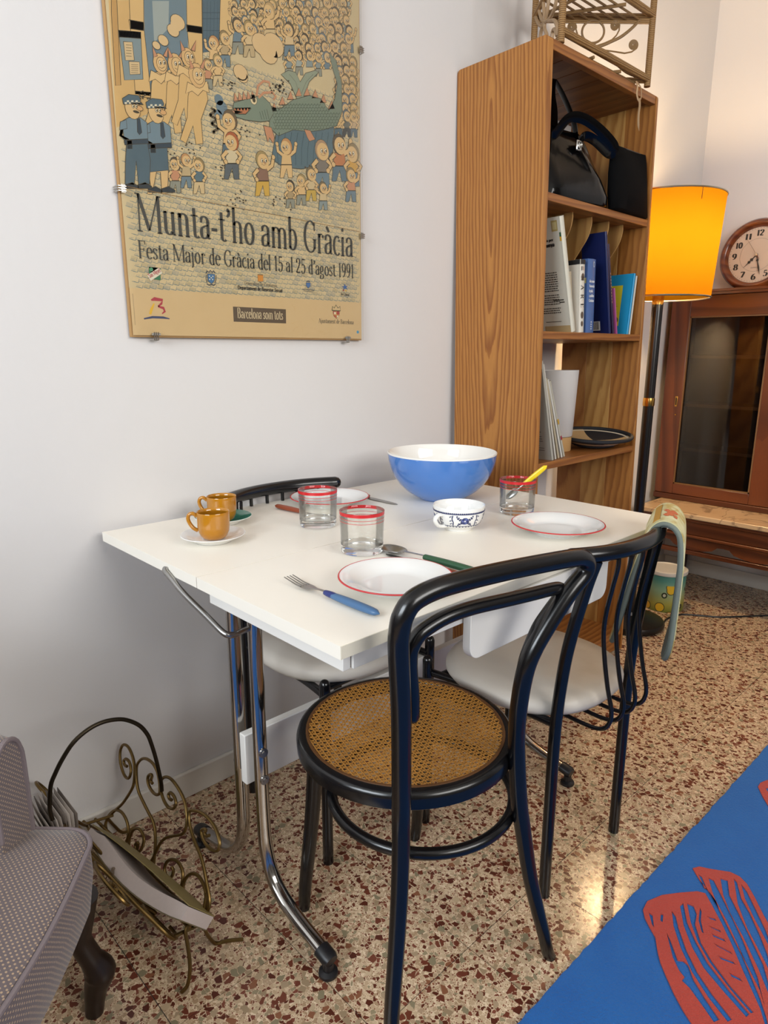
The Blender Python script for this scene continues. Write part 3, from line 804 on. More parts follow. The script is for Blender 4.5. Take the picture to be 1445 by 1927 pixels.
art.lv = base + 350
# people at the door and the photographer
for (x, y, h, s_, t_, hr, lk, am) in ((600, 240, 26, SKIN, GREY, 'B98A5C', -1, -1), (655, 215, 26, 'B39A72', BLUE, '8F7A55', 1, 0), (720, 150, 26, BLUE, GREY, '5D5142', 1, -1), (778, 165, 26, 'CDB185', 'B9A27A', 'A08A5E', 1, 0), (880, 80, 28, SKIN, 'C9AF83', 'B6986A', -1, 1), (570, 345, 22, PINK, GREY, '8F7A55', 1, 0), (620, 325, 23, SKIN, 'C9AF83', 'A08A5E', 1, 0), (980, 170, 24, 'CDB185', BLUE, '5D5142', -1, 2)):
    toon(x, y, h, s_, t_, hr, lk, am)
# smoke
for (x, y, r_) in ((840, 220, 48), (900, 225, 52), (875, 265, 46), (735, 362, 36), (745, 385, 26), (418, 108, 36), (395, 150, 30), (345, 200, 26), (310, 225, 20)):
    E(x, y, r_, r_ * .85, 'D2B283')
art.up(1)
for (x, y, r_) in ((862, 235, 52), (738, 370, 26), (410, 125, 28)): E(x, y, r_, r_ * .8, 'D2B283', line=None)
art.up(1)
# four dancers in pale hooded suits
for (x, y, h) in ((330, 330, 34), (408, 335, 37), (470, 300, 32), (515, 390, 40)):
    P([(x - 30, y + 30), (x + 40, y + 25), (x + 55, y + 110), (x + 20, y + 210), (x + 30, y + 330), (x - 5, y + 335), (x - 20, y + 240), (x - 55, y + 330), (x - 85, y + 310), (x - 50, y + 200), (x - 45, y + 90)], 'D0AB73'); art.up(1)
    P([(x - 48, y + 20), (x, y + 45), (x + 50, y + 15), (x + 62, y + 75), (x + 30, y + 62), (x + 5, y + 90), (x - 25, y + 66), (x - 58, y + 78)], 'D6B37D'); art.up(1)
    E(x, y - 12, h * 1.05, h * 1.25, 'D0A873'); art.up(1)
    for s in (-1, 1): P([(x + s * 14, y - 52), (x + s * 34, y - 44), (x + s * 40, y - 100)], PINK)
    E(x + 6, y - 10, h * .72, h * .85, SKIN); art.up(1)
    for e in (-9, 11): E(x + 8 + e, y - 18, 6, 9, 'E9DCC0')
    art.up(1)
    for e in (-9, 11): E(x + 10 + e, y - 16, 3, 5, INK, line=None)
    L([(x - 6, y + 4), (x + 8, y + 12), (x + 22, y + 3)], .9, INK)
    art.up(1)
# dragon
DR = '7C8674'
P([(1020, 500), (985, 420), (938, 372), (975, 352), (1012, 362), (1035, 410), (1062, 366), (1110, 352), (1128, 362), (1080, 410), (1050, 500)], '8F957F'); art.up(1)
L([(1030, 470), (1012, 410), (980, 372)], .6, INK); L([(1040, 470), (1065, 410), (1100, 372)], .6, INK)
P([(915, 660), (1000, 645), (1100, 655), (1205, 630), (1200, 760), (1150, 825), (1040, 850), (945, 838), (890, 795)], '5F7075'); art.up(1)
for k in range(9): L([(930 + k * 31, 665), (918 + k * 31, 745), (925 + k * 29, 830)], 1.5, '46565B')
for k in range(8):
    t = k / 7; x = 900 + 290 * t; y = 560 - 80 * sin(pi * t * .95) - 10
    P([(x - 14, y + 10), (x + 4, y - 34), (x + 18, y + 8)], PINK)
P([(880, 530), (930, 548), (1000, 500), (1080, 478), (1140, 497), (1178, 552), (1208, 500), (1222, 420), (1196, 335), (1180, 262), (1215, 300), (1244, 420), (1246, 560), (1220, 632), (1150, 652), (1080, 662), (1000, 652), (925, 682), (880, 640)], DR); art.up(1)
for r_ in range(9):
    for k in range(22):
        x = 905 + k * 15 + (r_ % 2) * 7; y = 520 + r_ * 15
        top = 545 - 68 * sin(pi * min(1, max(0, (x - 890) / 300))) + 12
        if y < top or y > 640 or x > 1235: continue
        L([(x - 7, y), (x - 4, y + 8), (x + 3, y + 8), (x + 7, y)], 1.3, '4D5547')
P([(695, 545), (700, 515), (760, 498), (800, 486), (842, 478), (884, 520), (900, 570), (880, 606), (835, 612), (760, 602), (705, 585), (698, 572), (760, 574), (788, 545)], DR); art.up(1)
P([(700, 543), (785, 540), (760, 572), (706, 570)], 'B5724F')
for k in range(5): P([(706 + k * 16, 541), (714 + k * 16, 555), (721 + k * 16, 541)], 'E2CFA8')
P([(680, 552), (720, 556), (745, 562), (715, 570), (683, 566)], PINK)
for k in range(5): P([(700 + k * 22, 508 - k * 3), (704 + k * 22, 462 - k * 2), (722 + k * 22, 503 - k * 3)], PINK)
E(800, 500, 17, 19, 'D9C49A'); art.up(1); E(802, 502, 8, 9, INK, line=None)
L([(815, 480), (822, 430), (850, 405), (880, 412), (880, 434)], 5.0, PINK); L([(825, 490), (850, 465), (895, 462), (912, 485), (900, 500)], 5.0, PINK)
for k in range(4): L([(830 + k * 12, 560 - k * 4), (842 + k * 12, 600)], 1.2, '4D5547')
P([(850, 630), (890, 640), (905, 690), (898, 720), (880, 690), (872, 715), (862, 680)], PINK); P([(1055, 650), (1085, 655), (1110, 700), (1082, 710), (1070, 690)], PINK)
art.up(1)
# dark smoke from the mouth
for (x, y, r_) in ((625, 500, 22), (640, 540, 28), (622, 575, 20)): E(x, y, r_, r_, BLUE, line=None)
art.up(1)
for k in range(4): L([(650, 520 + k * 14), (700, 530 + k * 9)], .6, INK)
# firecrackers
for k in range(26): E(590 + 14 * sin(k * .7) + k * .9, 545 + k * 4.8, 7, 6, '6A5E4C', line=None)
for _ in range(150):
    cx_, cy_ = rnd.choice(((480, 745), (650, 850), (760, 660), (930, 432), (690, 430), (930, 445), (370, 800), (240, 490), (1120, 850), (720, 1000), (930, 1010)))
    E(cx_ + rnd.gauss(0, 24), cy_ + rnd.gauss(0, 18), 4.2, 3.2, '54493B', line=None)
art.up(1)
# runners in front of the dragon
toon(680, 640, 36, SKIN, '5D6A70', '6B5A45', -1, -1); toon(690, 745, 34, 'CDBB97', '5F6466', 'A8603F', -1, 0)
toon(845, 838, 32, '8A6A58', 'C9A14E', 'A08A5E', 1, 1); toon(965, 765, 28, SKIN, SKIN, 'B98A5C', -1, 2); toon(1145, 790, 34, '7E7468', '6F7F86', 'A98A6A', 1, 0)
toon(1232, 760, 33, 'B97A50', '66767E', '5D5142', 1, 1); toon(1300, 800, 30, 'C79A4C', BLUE, '8F7A55', -1, 0)
# children along the bottom
for (x, y, h, s_, t_, hr) in ((405, 850, 26, PINK, GREY, '5D5142'), (460, 830, 25, 'B9A27A', BLUE, 'B98A5C'), (525, 855, 26, '5F7075', 'C9AF83', '8F7A55'), (1040, 930, 22, SKIN, GREY, 'A08A5E'), (1090, 900, 24, 'C9B187', 'C0A050', '7A6A50'), (1290, 905, 24, PINK, BLUE, '8F7A55'), (985, 955, 20, 'A8916C', GREY, '4E463B'), (1150, 965, 20, 'C9B187', '87908C', '7A6A50')):
    toon(x, y, h, s_, t_, hr, rnd.choice((-1, 1)), rnd.choice((0, 1, 2)))
# two police officers
def officer(x, y, skirt):
    if skirt:
        P([(x - 42, y + 260), (x - 28, y + 365), (x - 45, y + 410), (x - 20, y + 412), (x + 2, y + 300), (x + 22, y + 300), (x + 30, y + 410), (x + 58, y + 405), (x + 62, y + 300), (x + 58, y + 260)], SKIN)
        art.up(1); P([(x - 50, y + 170), (x + 55, y + 165), (x + 64, y + 290), (x - 30, y + 300)], DBLUE)
    else:
        P([(x - 30, y + 165), (x + 72, y + 160), (x + 90, y + 260), (x + 85, y + 380), (x + 30, y + 385), (x + 18, y + 260), (x + 8, y + 385), (x - 38, y + 380), (x - 36, y + 260)], DBLUE)
    for q in (-10, 55): P([(x + q - 30, y + 385), (x + q + 8, y + 372), (x + q + 42, y + 392), (x + q + 40, y + 402), (x + q - 28, y + 402)], '3B3F42')
    art.up(1)
    P([(x - 52, y + 62), (x - 20, y + 44), (x + 40, y + 46), (x + 72, y + 70), (x + 78, y + 165), (x - 42, y + 172)], '73848C'); art.up(1)
    L([(x - 48, y + 75), (x - 60, y + 135), (x - 20, y + 160)], 6.5, INK); L([(x - 48, y + 75), (x - 60, y + 135), (x - 20, y + 160)], 5.6, SKIN); art.up(1)
    P([(x - 62, y + 66), (x - 32, y + 56), (x - 28, y + 100), (x - 66, y + 108)], '73848C'); P([(x + 22, y + 50), (x + 36, y + 50), (x + 46, y + 120), (x + 34, y + 132), (x + 24, y + 118)], '3F4850')
    P([(x - 42, y + 158), (x + 78, y + 152), (x + 80, y + 176), (x - 40, y + 182)], '3F4850'); P([(x - 28, y + 160), (x - 4, y + 160), (x - 2, y + 202), (x - 26, y + 202)], '33373A')
    art.up(1)
    E(x, y, 38, 46, SKIN); art.up(1)
    E(x + 34, y - 2, 18, 11, 'CFA06C'); E(x + 18, y + 16, 16, 6, INK, line=None)
    P([(x - 46, y - 22), (x - 52, y - 52), (x - 20, y - 72), (x + 30, y - 66), (x + 40, y - 44), (x + 34, y - 24)], DBLUE); art.up(1)
    for k in range(7):
        for q in range(2):
            if (k + q) % 2: P([(x - 40 + k * 11, y - 42 + q * 9), (x - 29 + k * 11, y - 42 + q * 9), (x - 29 + k * 11, y - 33 + q * 9), (x - 40 + k * 11, y - 33 + q * 9)], 'D9CDB0', None)
    P([(x - 10, y - 30), (x + 46, y - 29), (x + 54, y - 21), (x - 6, y - 24)], '3F4850')
    for q in (2, 18): E(x + q, y - 12, 6, 8, 'E2D2B0')
    art.up(1)
    for q in (4, 20): E(x + q, y - 11, 2.6, 4, INK, line=None)
    art.up(1)
officer(308, 565, True); officer(190, 545, False)
# paper strip at the foot, creases
art.poly([(0, 0), (658, 0), (658, 97), (0, 97)], 'CFB184'); art.up(1)
art.line([(0, 297), (200, 292), (420, 288), (655, 281)], .9, '9A7444')
for _ in range(26):
    x, y = rnd.uniform(420, 640), rnd.uniform(8, 85)
    art.line([(x, y), (x + rnd.uniform(-14, 14), y + rnd.uniform(-12, 12))], .35, 'BD955C')
obj('printed_picture', art.mb, printed('poster_print'), ps, smooth=0, fix=False)
ART_TOP = (art.lv + 4) * Art.STEP

# ---- lettering: a condensed serif alphabet drawn stroke by stroke
def arc(cx, cy, rx, ry, a0, a1, n=12):
    return [(cx + rx * cos(radians(a0 + (a1 - a0) * k / n)), cy + ry * sin(radians(a0 + (a1 - a0) * k / n))) for k in range(n + 1)]
X = .64
def stem(x, y0, y1, s0='b', s1=''):
    o = [('s', x, y0, y1)]
    if s0 == 'b': o.append(('h', x - .085, x + .085, y0))
    if s1 == 'b': o.append(('h', x - .085, x + .085, y1))
    if s1 == 'l': o.append(('f', x, y1))
    return o
GL = {
    'M': (.90, stem(.80, 0, 1, 'b', '') + [('h', .76, .90, 1), ('t', .13, 0, .15, 1), ('h', .05, .22, 0), ('h', .04, .18, 1), ('k', .15, 1, .45, .04), ('t', .45, .04, .79, 1)]),
    'u': (.50, [('s', .12, .16, X), ('f', .12, X), ('p', arc(.235, .16, .115, .155, 180, 330)), ('s', .38, 0, X), ('f', .38, X), ('h', .38, .46, 0.005)]),
    'n': (.50, stem(.12, 0, X, 'b', 'l') + [('p', arc(.25, .47, .13, .165, 165, 0)), ('s', .38, 0, .48), ('h', .30, .46, 0)]),
    'm': (.75, stem(.12, 0, X, 'b', 'l') + [('p', arc(.25, .47, .13, .165, 165, 0)), ('s', .38, 0, .48), ('h', .30, .46, 0), ('p', arc(.51, .47, .13, .165, 165, 0)), ('s', .64, 0, .48), ('h', .56, .72, 0)]),
    't': (.32, [('s', .15, .13, .84), ('p', arc(.235, .13, .085, .125, 180, 320)), ('h', .03, .28, X - .01)]),
    'a': (.43, [('p', arc(.2, .49, .13, .155, 165, 0)), ('s', .33, .10, .50), ('p', [(.33, .40), (.20, .36), (.10, .29), (.075, .17), (.10, .05), (.18, .01), (.27, .05), (.33, .14)]), ('p', [(.33, .10), (.35, .02), (.41, .03)]), ('d', .085, .50, .04)]),
    '-': (.28, [('H', .03, .25, .30)]),
    '’': (.20, [('d', .10, .93, .055), ('p', [(.14, .93), (.14, .82), (.06, .73)])]),
    'h': (.50, stem(.12, 0, 1.04, 'b', 'l') + [('p', arc(.25, .47, .13, .165, 165, 0)), ('s', .38, 0, .48), ('h', .30, .46, 0)]),
    'o': (.47, [('o', .235, .32, .165, .325)]),
    'b': (.48, stem(.12, .04, 1.04, '', 'l') + [('p', arc(.23, .32, .165, .325, 130, -140))]),
    'd': (.48, [('s', .36, 0, 1.04), ('f', .36, 1.04), ('h', .36, .44, .005), ('p', arc(.25, .32, .165, .325, 50, 310))]),
    'G': (.66, [('p', arc(.36, .5, .27, .51, 48, 318, 20)), ('s', .56, .12, .42), ('h', .46, .64, .42), ('t', .55, .70, .55, .97)]),
    'r': (.36, stem(.12, 0, X, 'b', 'l') + [('p', arc(.24, .47, .12, .165, 165, 75)), ('d', .30, .56, .05)]),
    'c': (.40, [('p', arc(.235, .32, .165, .325, 55, 312)), ('d', .335, .50, .042)]),
    'i': (.25, stem(.12, 0, X, 'b', 'l') + [('d', .115, .88, .06)]),
    'j': (.25, [('s', .13, -.14, X), ('f', .13, X), ('p', [(.13, -.14), (.10, -.25), (.02, -.27)]), ('d', .125, .88, .06)]),
    'l': (.25, stem(.12, 0, 1.04, 'b', 'l')),
    'F': (.54, stem(.14, 0, 1, 'b', '') + [('h', .05, .50, 1), ('t', .49, 1, .50, .80), ('h', .14, .40, .52), ('t', .40, .42, .40, .62)]),
    'e': (.42, [('p', arc(.225, .32, .16, .325, 5, 315, 18)), ('h', .07, .385, .36)]),
    's': (.36, [('p', [(.29, .50), (.27, .60), (.18, .64), (.09, .59), (.075, .48), (.13, .38), (.23, .30), (.30, .20), (.28, .07), (.18, .0), (.09, .03), (.06, .14)])]),
    'g': (.46, [('o', .2, .43, .125, .2), ('p', [(.12, .25), (.08, .17), (.14, .10), (.30, .06), (.37, -.05), (.32, -.2), (.18, -.26), (.06, -.19), (.08, -.06), (.15, .01)]), ('h', .29, .41, .60)]),
    'B': (.58, stem(.14, 0, 1, 'b', 'b') + [('p', [(.14, 1), (.32, 1)] + arc(.32, .76, .13, .24, 85, -80) + [(.14, .52)]), ('p', [(.3, .52)] + arc(.32, .26, .17, .26, 85, -85) + [(.14, 0)])]),
    'A': (.64, [('t', .08, 0, .31, 1), ('k', .31, 1, .55, 0), ('h', 0, .18, 0), ('h', .45, .65, 0), ('h', .17, .43, .34)]),
    'D': (.64, stem(.14, 0, 1, 'b', 'b') + [('p', [(.14, 1), (.28, 1)] + arc(.28, .5, .28, .5, 85, -85, 16) + [(.14, 0)])]),
    'C': (.60, [('p', arc(.35, .5, .27, .51, 48, 312, 20)), ('t', .53, .70, .53, .97)]),
    'S': (.48, [('p', [(.40, .78), (.37, .94), (.24, 1.01), (.12, .94), (.09, .78), (.16, .62), (.31, .47), (.40, .30), (.37, .09), (.24, -.01), (.11, .05), (.07, .24)])]),
    'y': (.46, [('k', .08, X, .24, .06), ('t', .40, X, .20, -.2), ('h', .02, .16, X), ('h', .32, .46, X), ('d', .14, -.2, .045)]),
    '1': (.36, stem(.19, 0, 1, 'b', '') + [('t', .08, .86, .19, 1)]),
    '2': (.46, [('p', [(.09, .74), (.10, .91), (.22, 1.0), (.34, .92), (.37, .74), (.30, .50), (.17, .26), (.06, .04)]), ('H', .06, .40, .045), ('d', .11, .76, .055)]),
    '3': (.46, [('p', [(.08, .84), (.2, 1.0), (.35, .9), (.36, .68), (.22, .54)]), ('p', [(.22, .54), (.38, .42), (.38, .14), (.22, 0), (.07, .12)])]),
    '4': (.48, stem(.31, 0, 1, 'b', '') + [('t', .31, 1, .04, .30), ('h', .03, .44, .28)]),
    '5': (.46, [('H', .12, .38, .96), ('t', .12, .55, .13, .98), ('p', [(.11, .54), (.22, .62), (.36, .50), (.38, .28), (.30, .04), (.17, -.01), (.08, .08)]), ('d', .10, .13, .055)]),
    '6': (.48, [('o', .24, .3, .155, .31), ('p', [(.09, .32), (.11, .64), (.22, .90), (.37, 1.0)])]),
    '7': (.46, [('H', .05, .41, .94), ('t', .06, .78, .06, .97), ('k', .40, .93, .18, 0)]),
    '8': (.48, [('o', .24, .75, .135, .25), ('o', .24, .25, .16, .26)]),
    '9': (.48, [('o', .24, .69, .155, .31), ('p', [(.39, .68), (.37, .36), (.26, .10), (.11, 0)])]),
    '0': (.48, [('o', .24, .5, .16, .505)]),
    'p': (.48, stem(.12, -.28, X, 'b', 'l') + [('p', arc(.23, .32, .165, .325, 130, -140))]),
    'x': (.44, [('k', .08, X, .36, 0), ('t', .36, X, .07, 0), ('h', .02, .16, X), ('h', .30, .42, X), ('h', .01, .14, 0), ('h', .29, .43, 0)]),
    'v': (.44, [('k', .08, X, .22, .02), ('t', .37, X, .22, .02), ('h', .01, .16, X), ('h', .30, .44, X)]),
    'E': (.54, stem(.14, 0, 1, 'b', '') + [('h', .05, .48, 1), ('h', .05, .50, 0.01), ('t', .47, 1, .48, .80), ('t', .50, 0, .50, .22), ('h', .14, .40, .52)]),
    'N': (.70, [('t', .14, 0, .14, 1), ('k', .14, 1, .56, 0), ('t', .56, 0, .56, 1), ('h', .05, .24, 0), ('h', .04, .16, 1), ('h', .46, .66, 1)]),
    'R': (.60, stem(.14, 0, 1, 'b', 'b') + [('p', [(.14, 1), (.32, 1)] + arc(.32, .75, .14, .25, 85, -80) + [(.14, .5)]), ('k', .28, .5, .52, 0), ('h', .46, .60, 0)]),
    ' ': (.24, []),
}
ACC = {'à': ('a', [('k', .13, .92, .25, .74)])}
def glyph_polys(ch, thick=.105, thin=.034):
    """list of quads strips (closed 2-D polygons) for one letter; strokes swell where they run upright"""
    ex = []
    if ch in ACC: ch, ex = ACC[ch]
    w, st = GL[ch]
    out = []
    def strip(pts, wf):
        n = len(pts); L_, R_ = [], []
        for i in range(n):
            a = pts[max(i - 1, 0)]; b = pts[min(i + 1, n - 1)]
            dx, dy = b[0] - a[0], b[1] - a[1]; l = math.hypot(dx, dy) or 1
            h = wf(dx / l, dy / l, i / max(1, n - 1)) / 2
            L_.append((pts[i][0] - dy / l * h, pts[i][1] + dx / l * h)); R_.append((pts[i][0] + dy / l * h, pts[i][1] - dx / l * h))
        for i in range(n - 1): out.append([L_[i], L_[i + 1], R_[i + 1], R_[i]])
    pen = lambda dx, dy, t: thin + (thick - thin) * abs(dy) ** 1.6
    for s in st + ex:
        k = s[0]
        if k == 's': out.append([(s[1] - thick / 2, s[2]), (s[1] + thick / 2, s[2]), (s[1] + thick / 2, s[3]), (s[1] - thick / 2, s[3])])
        elif k == 'h': out.append([(s[1], s[3] - thin / 2), (s[2], s[3] - thin / 2), (s[2], s[3] + thin / 2), (s[1], s[3] + thin / 2)])
        elif k == 'H': out.append([(s[1], s[3] - thick * .42), (s[2], s[3] - thick * .42), (s[2], s[3] + thick * .42), (s[1], s[3] + thick * .42)])
        elif k == 't': strip([(s[1], s[2]), (s[3], s[4])], lambda dx, dy, t: thin * 1.25)
        elif k == 'k': strip([(s[1], s[2]), (s[3], s[4])], lambda dx, dy, t: thick * .95)
        elif k == 'f': out.append([(s[1] - .09, s[2] - .055), (s[1] + thick / 2, s[2] - .05), (s[1] + thick / 2, s[2] + .005), (s[1] - .02, s[2] - .01)])
        elif k == 'd': out.append([(s[1] + s[3] * cos(2 * pi * q / 10), s[2] + s[3] * 1.05 * sin(2 * pi * q / 10)) for q in range(10)])
        elif k == 'p':
            pts = s[1]
            if len(pts) > 3 and len(pts) < 12: pts = [(p.x, p.y) for p in smooth_path([(a, b, 0) for a, b in pts], 4)]
            strip(pts, pen)
        elif k == 'o': strip(arc(s[1], s[2], s[3], s[4], 0, 360, 22), pen)
    return w, out
def write(mb, text, p0, p1, size, col, place, thick=.105, thin=.034, n_layers=0.0):
    """set one line of text between p0 and p1 (baseline), letters 'size' high"""
    gl = [glyph_polys(c, thick, thin) for c in text]
    tot = sum(w for w, _ in gl)
    dx, dy = p1[0] - p0[0], p1[1] - p0[1]; ln = math.hypot(dx, dy)
    ux, uy = dx / ln, dy / ln; sx = ln / tot
    x = 0
    for w, polys in gl:
        for pg in polys:
            vs = [place(p0[0] + ux * (x + a) * sx - uy * b * size, p0[1] + uy * (x + a) * sx + ux * b * size) for a, b in pg]
            n = len(vs)
            if n == 4: mb.add(vs, [(0, 1, 2, 3)], col=lin(col))
            else: mb.add(vs, [tuple(range(n))], col=lin(col))
        x += w
INKM = inked('printing_ink', .5)
let = MB()
pl0 = lambda a, b: pm(a, b, ART_TOP)
pl1 = lambda a, b: pm(a, b, ART_TOP + 2e-5)
DK = '38352F'
write(let, 'Munta-t’ho amb Gràcia', (25, 213.5), (631, 214), 73, DK, pl0)
write(let, 'Festa Major de Gràcia del 15 al 25 d’agost 1991', (25.5, 159), (633, 160), 35, DK, pl0)
a2 = Art(); a2.lv = art.lv + 12
a2.poly([(249.5, 35), (402, 35), (402.5, 69.5), (249.5, 69.5)], '5B4A38')
# red, yellow and blue brush-stroke letter
def c2(x, y): return hm(x, y + 883)
a2.up(1)
a2.line([c2(283, 628), c2(300, 622), c2(340, 628), c2(335, 645), c2(318, 660)], [3, 8, 6, 5, 3], 'A8323C')
a2.line([c2(318, 660), c2(345, 668), c2(352, 685), c2(338, 697)], [4, 6, 5, 2], 'A8323C')
a2.line([c2(298, 645), c2(285, 675), c2(278, 700)], [3, 6, 5], 'D9A827')
a2.line([c2(247, 722), c2(290, 714), c2(345, 716), c2(376, 722)], [3, 5, 5, 2], '3A3F5E')
# green flag emblem
a2.poly([c2(272, 460), c2(330, 466), c2(331, 528), c2(296, 522)], '2F6B45'); a2.poly([c2(272, 460), c2(330, 466), c2(273, 515)], '2F6B45'); a2.up(1)
a2.line([c2(272, 517), c2(331, 478)], 13, 'D9CDB4'); a2.up(1)
write(a2.mb, 'San', c2(276, 517), c2(296, 506), 9, 'A8323C', lambda a, b: pm(a, b, a2.lv * Art.STEP), .16, .08)
write(a2.mb, 'Miguel', c2(298, 503), c2(332, 484), 9, 'A8323C', lambda a, b: pm(a, b, a2.lv * Art.STEP), .16, .08)
a2.ell(*c2(284, 473), 4, 4, '4B8A60'); a2.up(1)
# blue coat of arms with crown
a2.poly([c2(568, 495), c2(604, 498), c2(602, 530), c2(587, 545), c2(570, 530)], '3E6A93', '3B3F4A', 1.0); a2.up(1)
for (x, y) in ((577, 507), (594, 508), (578, 523), (593, 524), (586, 515)): a2.ell(*c2(x, y), 1.5, 1.5, 'D8CBA8')
a2.line([c2(562, 492), c2(566, 480), c2(574, 488), c2(582, 478), c2(590, 488), c2(598, 480), c2(606, 492)], 2.2, '3B3F4A')
a2.line([c2(564, 545), c2(575, 552), c2(587, 548), c2(600, 553), c2(608, 545)], 2.5, '4A4A4A'); a2.line([c2(562, 500), c2(560, 520), c2(566, 540)], 1.5, '4A4A4A'); a2.line([c2(610, 503), c2(611, 522), c2(606, 540)], 1.5, '4A4A4A')
# striped shield
a2.poly([c2(820, 499), c2(847, 501), c2(848, 533), c2(822, 534)], 'D9962C'); a2.up(1)
for k in range(4): a2.line([c2(824 + 6.6 * k, 500), c2(825 + 6.6 * k, 533)], 1.2, 'A8453A')
a2.line([c2(820, 499), c2(847, 501)], 1.6, '6A5636')
pa2 = lambda a, b: pm(a, b, a2.lv * Art.STEP)
write(a2.mb, 'Generalitat de Catalunya', c2(752, 548), c2(917, 562), 7.6, '7A7260', pa2, .10, .08)
write(a2.mb, 'Departament de Benestar Social', c2(720, 571), c2(945, 588), 7.8, '33302B', pa2, .16, .11)
# small blue shield, blue star with two dots
a2.poly([c2(1064, 540), c2(1086, 541), c2(1085, 558), c2(1075, 568), c2(1065, 557)], '4A6A96', '39445A', .8); a2.line([c2(1066, 536), c2(1075, 530), c2(1084, 536)], 2, '39445A')
a2.line([c2(1045, 572), c2(1108, 578)], 1.8, '6E675A'); a2.line([c2(1052, 581), c2(1100, 586)], 1.4, '6E675A')
st5 = []
for k in range(10):
    r_ = 18 if k % 2 == 0 else 6; a = radians(90 + 36 * k + 10); st5.append(c2(1260 + r_ * cos(a), 562 - r_ * sin(a)))
a2.poly(st5, '3A5F97'); a2.ell(*c2(1252, 578), 2.3, 2.3, 'A8453A'); a2.ell(*c2(1264, 580), 2.0, 2.0, 'D9A827')
write(a2.mb, 'la Caixa', c2(1240, 602), c2(1281, 607), 7, '3B3A34', pa2, .13, .08)
# red shield with crown
a2.poly([c2(1199, 682), c2(1232, 684), c2(1231, 705), c2(1216, 722), c2(1201, 705)], 'A8453A', '4A3A2A', 1); a2.up(1)
a2.line([c2(1216, 684), c2(1216, 720)], 1.2, 'D8B45A'); a2.line([c2(1200, 702), c2(1232, 703)], 1.2, 'D8B45A')
a2.poly([c2(1204, 687), c2(1214, 688), c2(1214, 700), c2(1204, 699)], 'D8CBA8'); a2.poly([c2(1219, 706), c2(1228, 706), c2(1225, 714), c2(1219, 716)], 'D8CBA8')
a2.line([c2(1194, 680), c2(1197, 660), c2(1206, 668), c2(1214, 652), c2(1224, 668), c2(1234, 660), c2(1237, 682), c2(1194, 680)], 2.4, '4A4A2C')
a2.up(1)
pa3 = lambda a, b: pm(a, b, a2.lv * Art.STEP)
write(a2.mb, 'Barcelona som tots', (260, 44), (393, 44), 23, 'D6BE96', pa3, .11, .045)
write(a2.mb, 'Ajuntament de Barcelona', c2(1127, 742), c2(1303, 750), 11.5, '3B382F', pa3, .13, .05)
for k in range(34): a2.line([(5.5, 22 + k * 1.9), (7.2, 22 + k * 1.9)], .8, '6A5A42')
a2.ell(*c2(1324, 789), 4.4, 4.4, '4E93B5'); a2.up(1); a2.line([c2(1319, 786), c2(1329, 792)], 1, '2F5F7F')
let.add(a2.mb.v, a2.mb.f); let.c = let.c[:-len(a2.mb.f)] + a2.mb.c
obj('lettering', let, INKM, ps, smooth=0, fix=False)
obj('glass_pane', MB().box(.0205, .0225, -.002, PW - .004, -.003, HT), glass_pane('clip_frame_glass', (.985, .99, .985, 1), .22), ps, smooth=0)
CLIP = M('clip_steel', 'BDBBB5', .25, 1.0)
def clip(a, b, vert):
    mb = MB()
    for d in (-.0045, 0, .0045):
        if vert:
            e = -1 if a < .3 else 1
            mb.tube([(.002, a + e * .006, b + d), (.012, a + e * .0065, b + d), (.0235, a + e * .005, b + d), (.0248, a - e * .010, b + d)], .0014, 6)
        else:
            mb.tube([(.002, a + d, b - .007), (.012, a + d, b - .0072), (.0235, a + d, b - .006), (.0248, a + d, b + .011)], .0014, 6)
    if not vert: mb.box(.0225, .0243, a - .010, a + .010, b + .004, b + .009)
    else: mb.box(.0225, .0243, min(a, a - (-1 if a < .3 else 1) * .009), max(a, a - (-1 if a < .3 else 1) * .009), b - .008, b + .008)
    obj('clip', mb, CLIP, ps, smooth=50)
clip(.049, -.004, False); clip(.602, -.004, False)
clip(-.003, .290, True); clip(PW - .003, .270, True); clip(PW - .003, .715, True); clip(-.003, .715, True)

# ------------------------------------------------------------------ bookshelf (leans slightly back against the wall)
PINE = wood('pine_boards', 'BD8340', '7F481A', 'A2682B', ring=27, loc=(-.16, .10, -.95), rot=(radians(3.5), radians(1.0), 0), dist=5.0, rough=.42, stretch=(1, 1, .10), sharp=(.3, .88))
PINED = wood('pine_shelf', 'A96E33', '7A451B', '8F5726', ring=22, loc=(.1, .5, .2), rot=(radians(88), 0, radians(2)), dist=3.0, rough=.42, stretch=(1, 1, .2))
PINEP = wood('pine_planks', '9A6330', '6E3F1A', '86511F', ring=24, loc=(.3, .1, .1), rot=(0, radians(90), radians(3)), dist=3.5, rough=.45, stretch=(1, 1, .2))
PLY = wood('pale_plywood', 'B78E52', '94693A', 'A57B44', ring=14, loc=(.2, .3, 0), rot=(radians(4), 0, 0), dist=3, rough=.5, stretch=(1, 1, .15))
LEAN = -.0227
SHR = (.0455, 1.17, 0.0)
MS = Matrix.Translation(SHR) @ Matrix.Rotation(LEAN, 4, 'Y')
def on_shelf(x, y, z): return tuple(MS @ Vector((x, y - 1.17, z)))     # y given in room metres
bs = thing('bookshelf', 'tall open pine bookshelf with handbags and books, beside the dining table', 'bookshelf', SHR, (0, LEAN, 0))
D, BW = .3125, .655
def panel(y0, y1):
    return MB().prism(rounded_rect(0, D, 0, 1.938, .012, (1, 1, 0, 0), 4), lambda a, b, t: (a, t, b), y0, y1)
obj('side_panel', panel(0, .024), PINE, bs, bevel=.002)
rp_ = obj('side_panel', panel(BW - .024, BW - .0125), PINE, bs, bevel=.0015)
nbd = 3
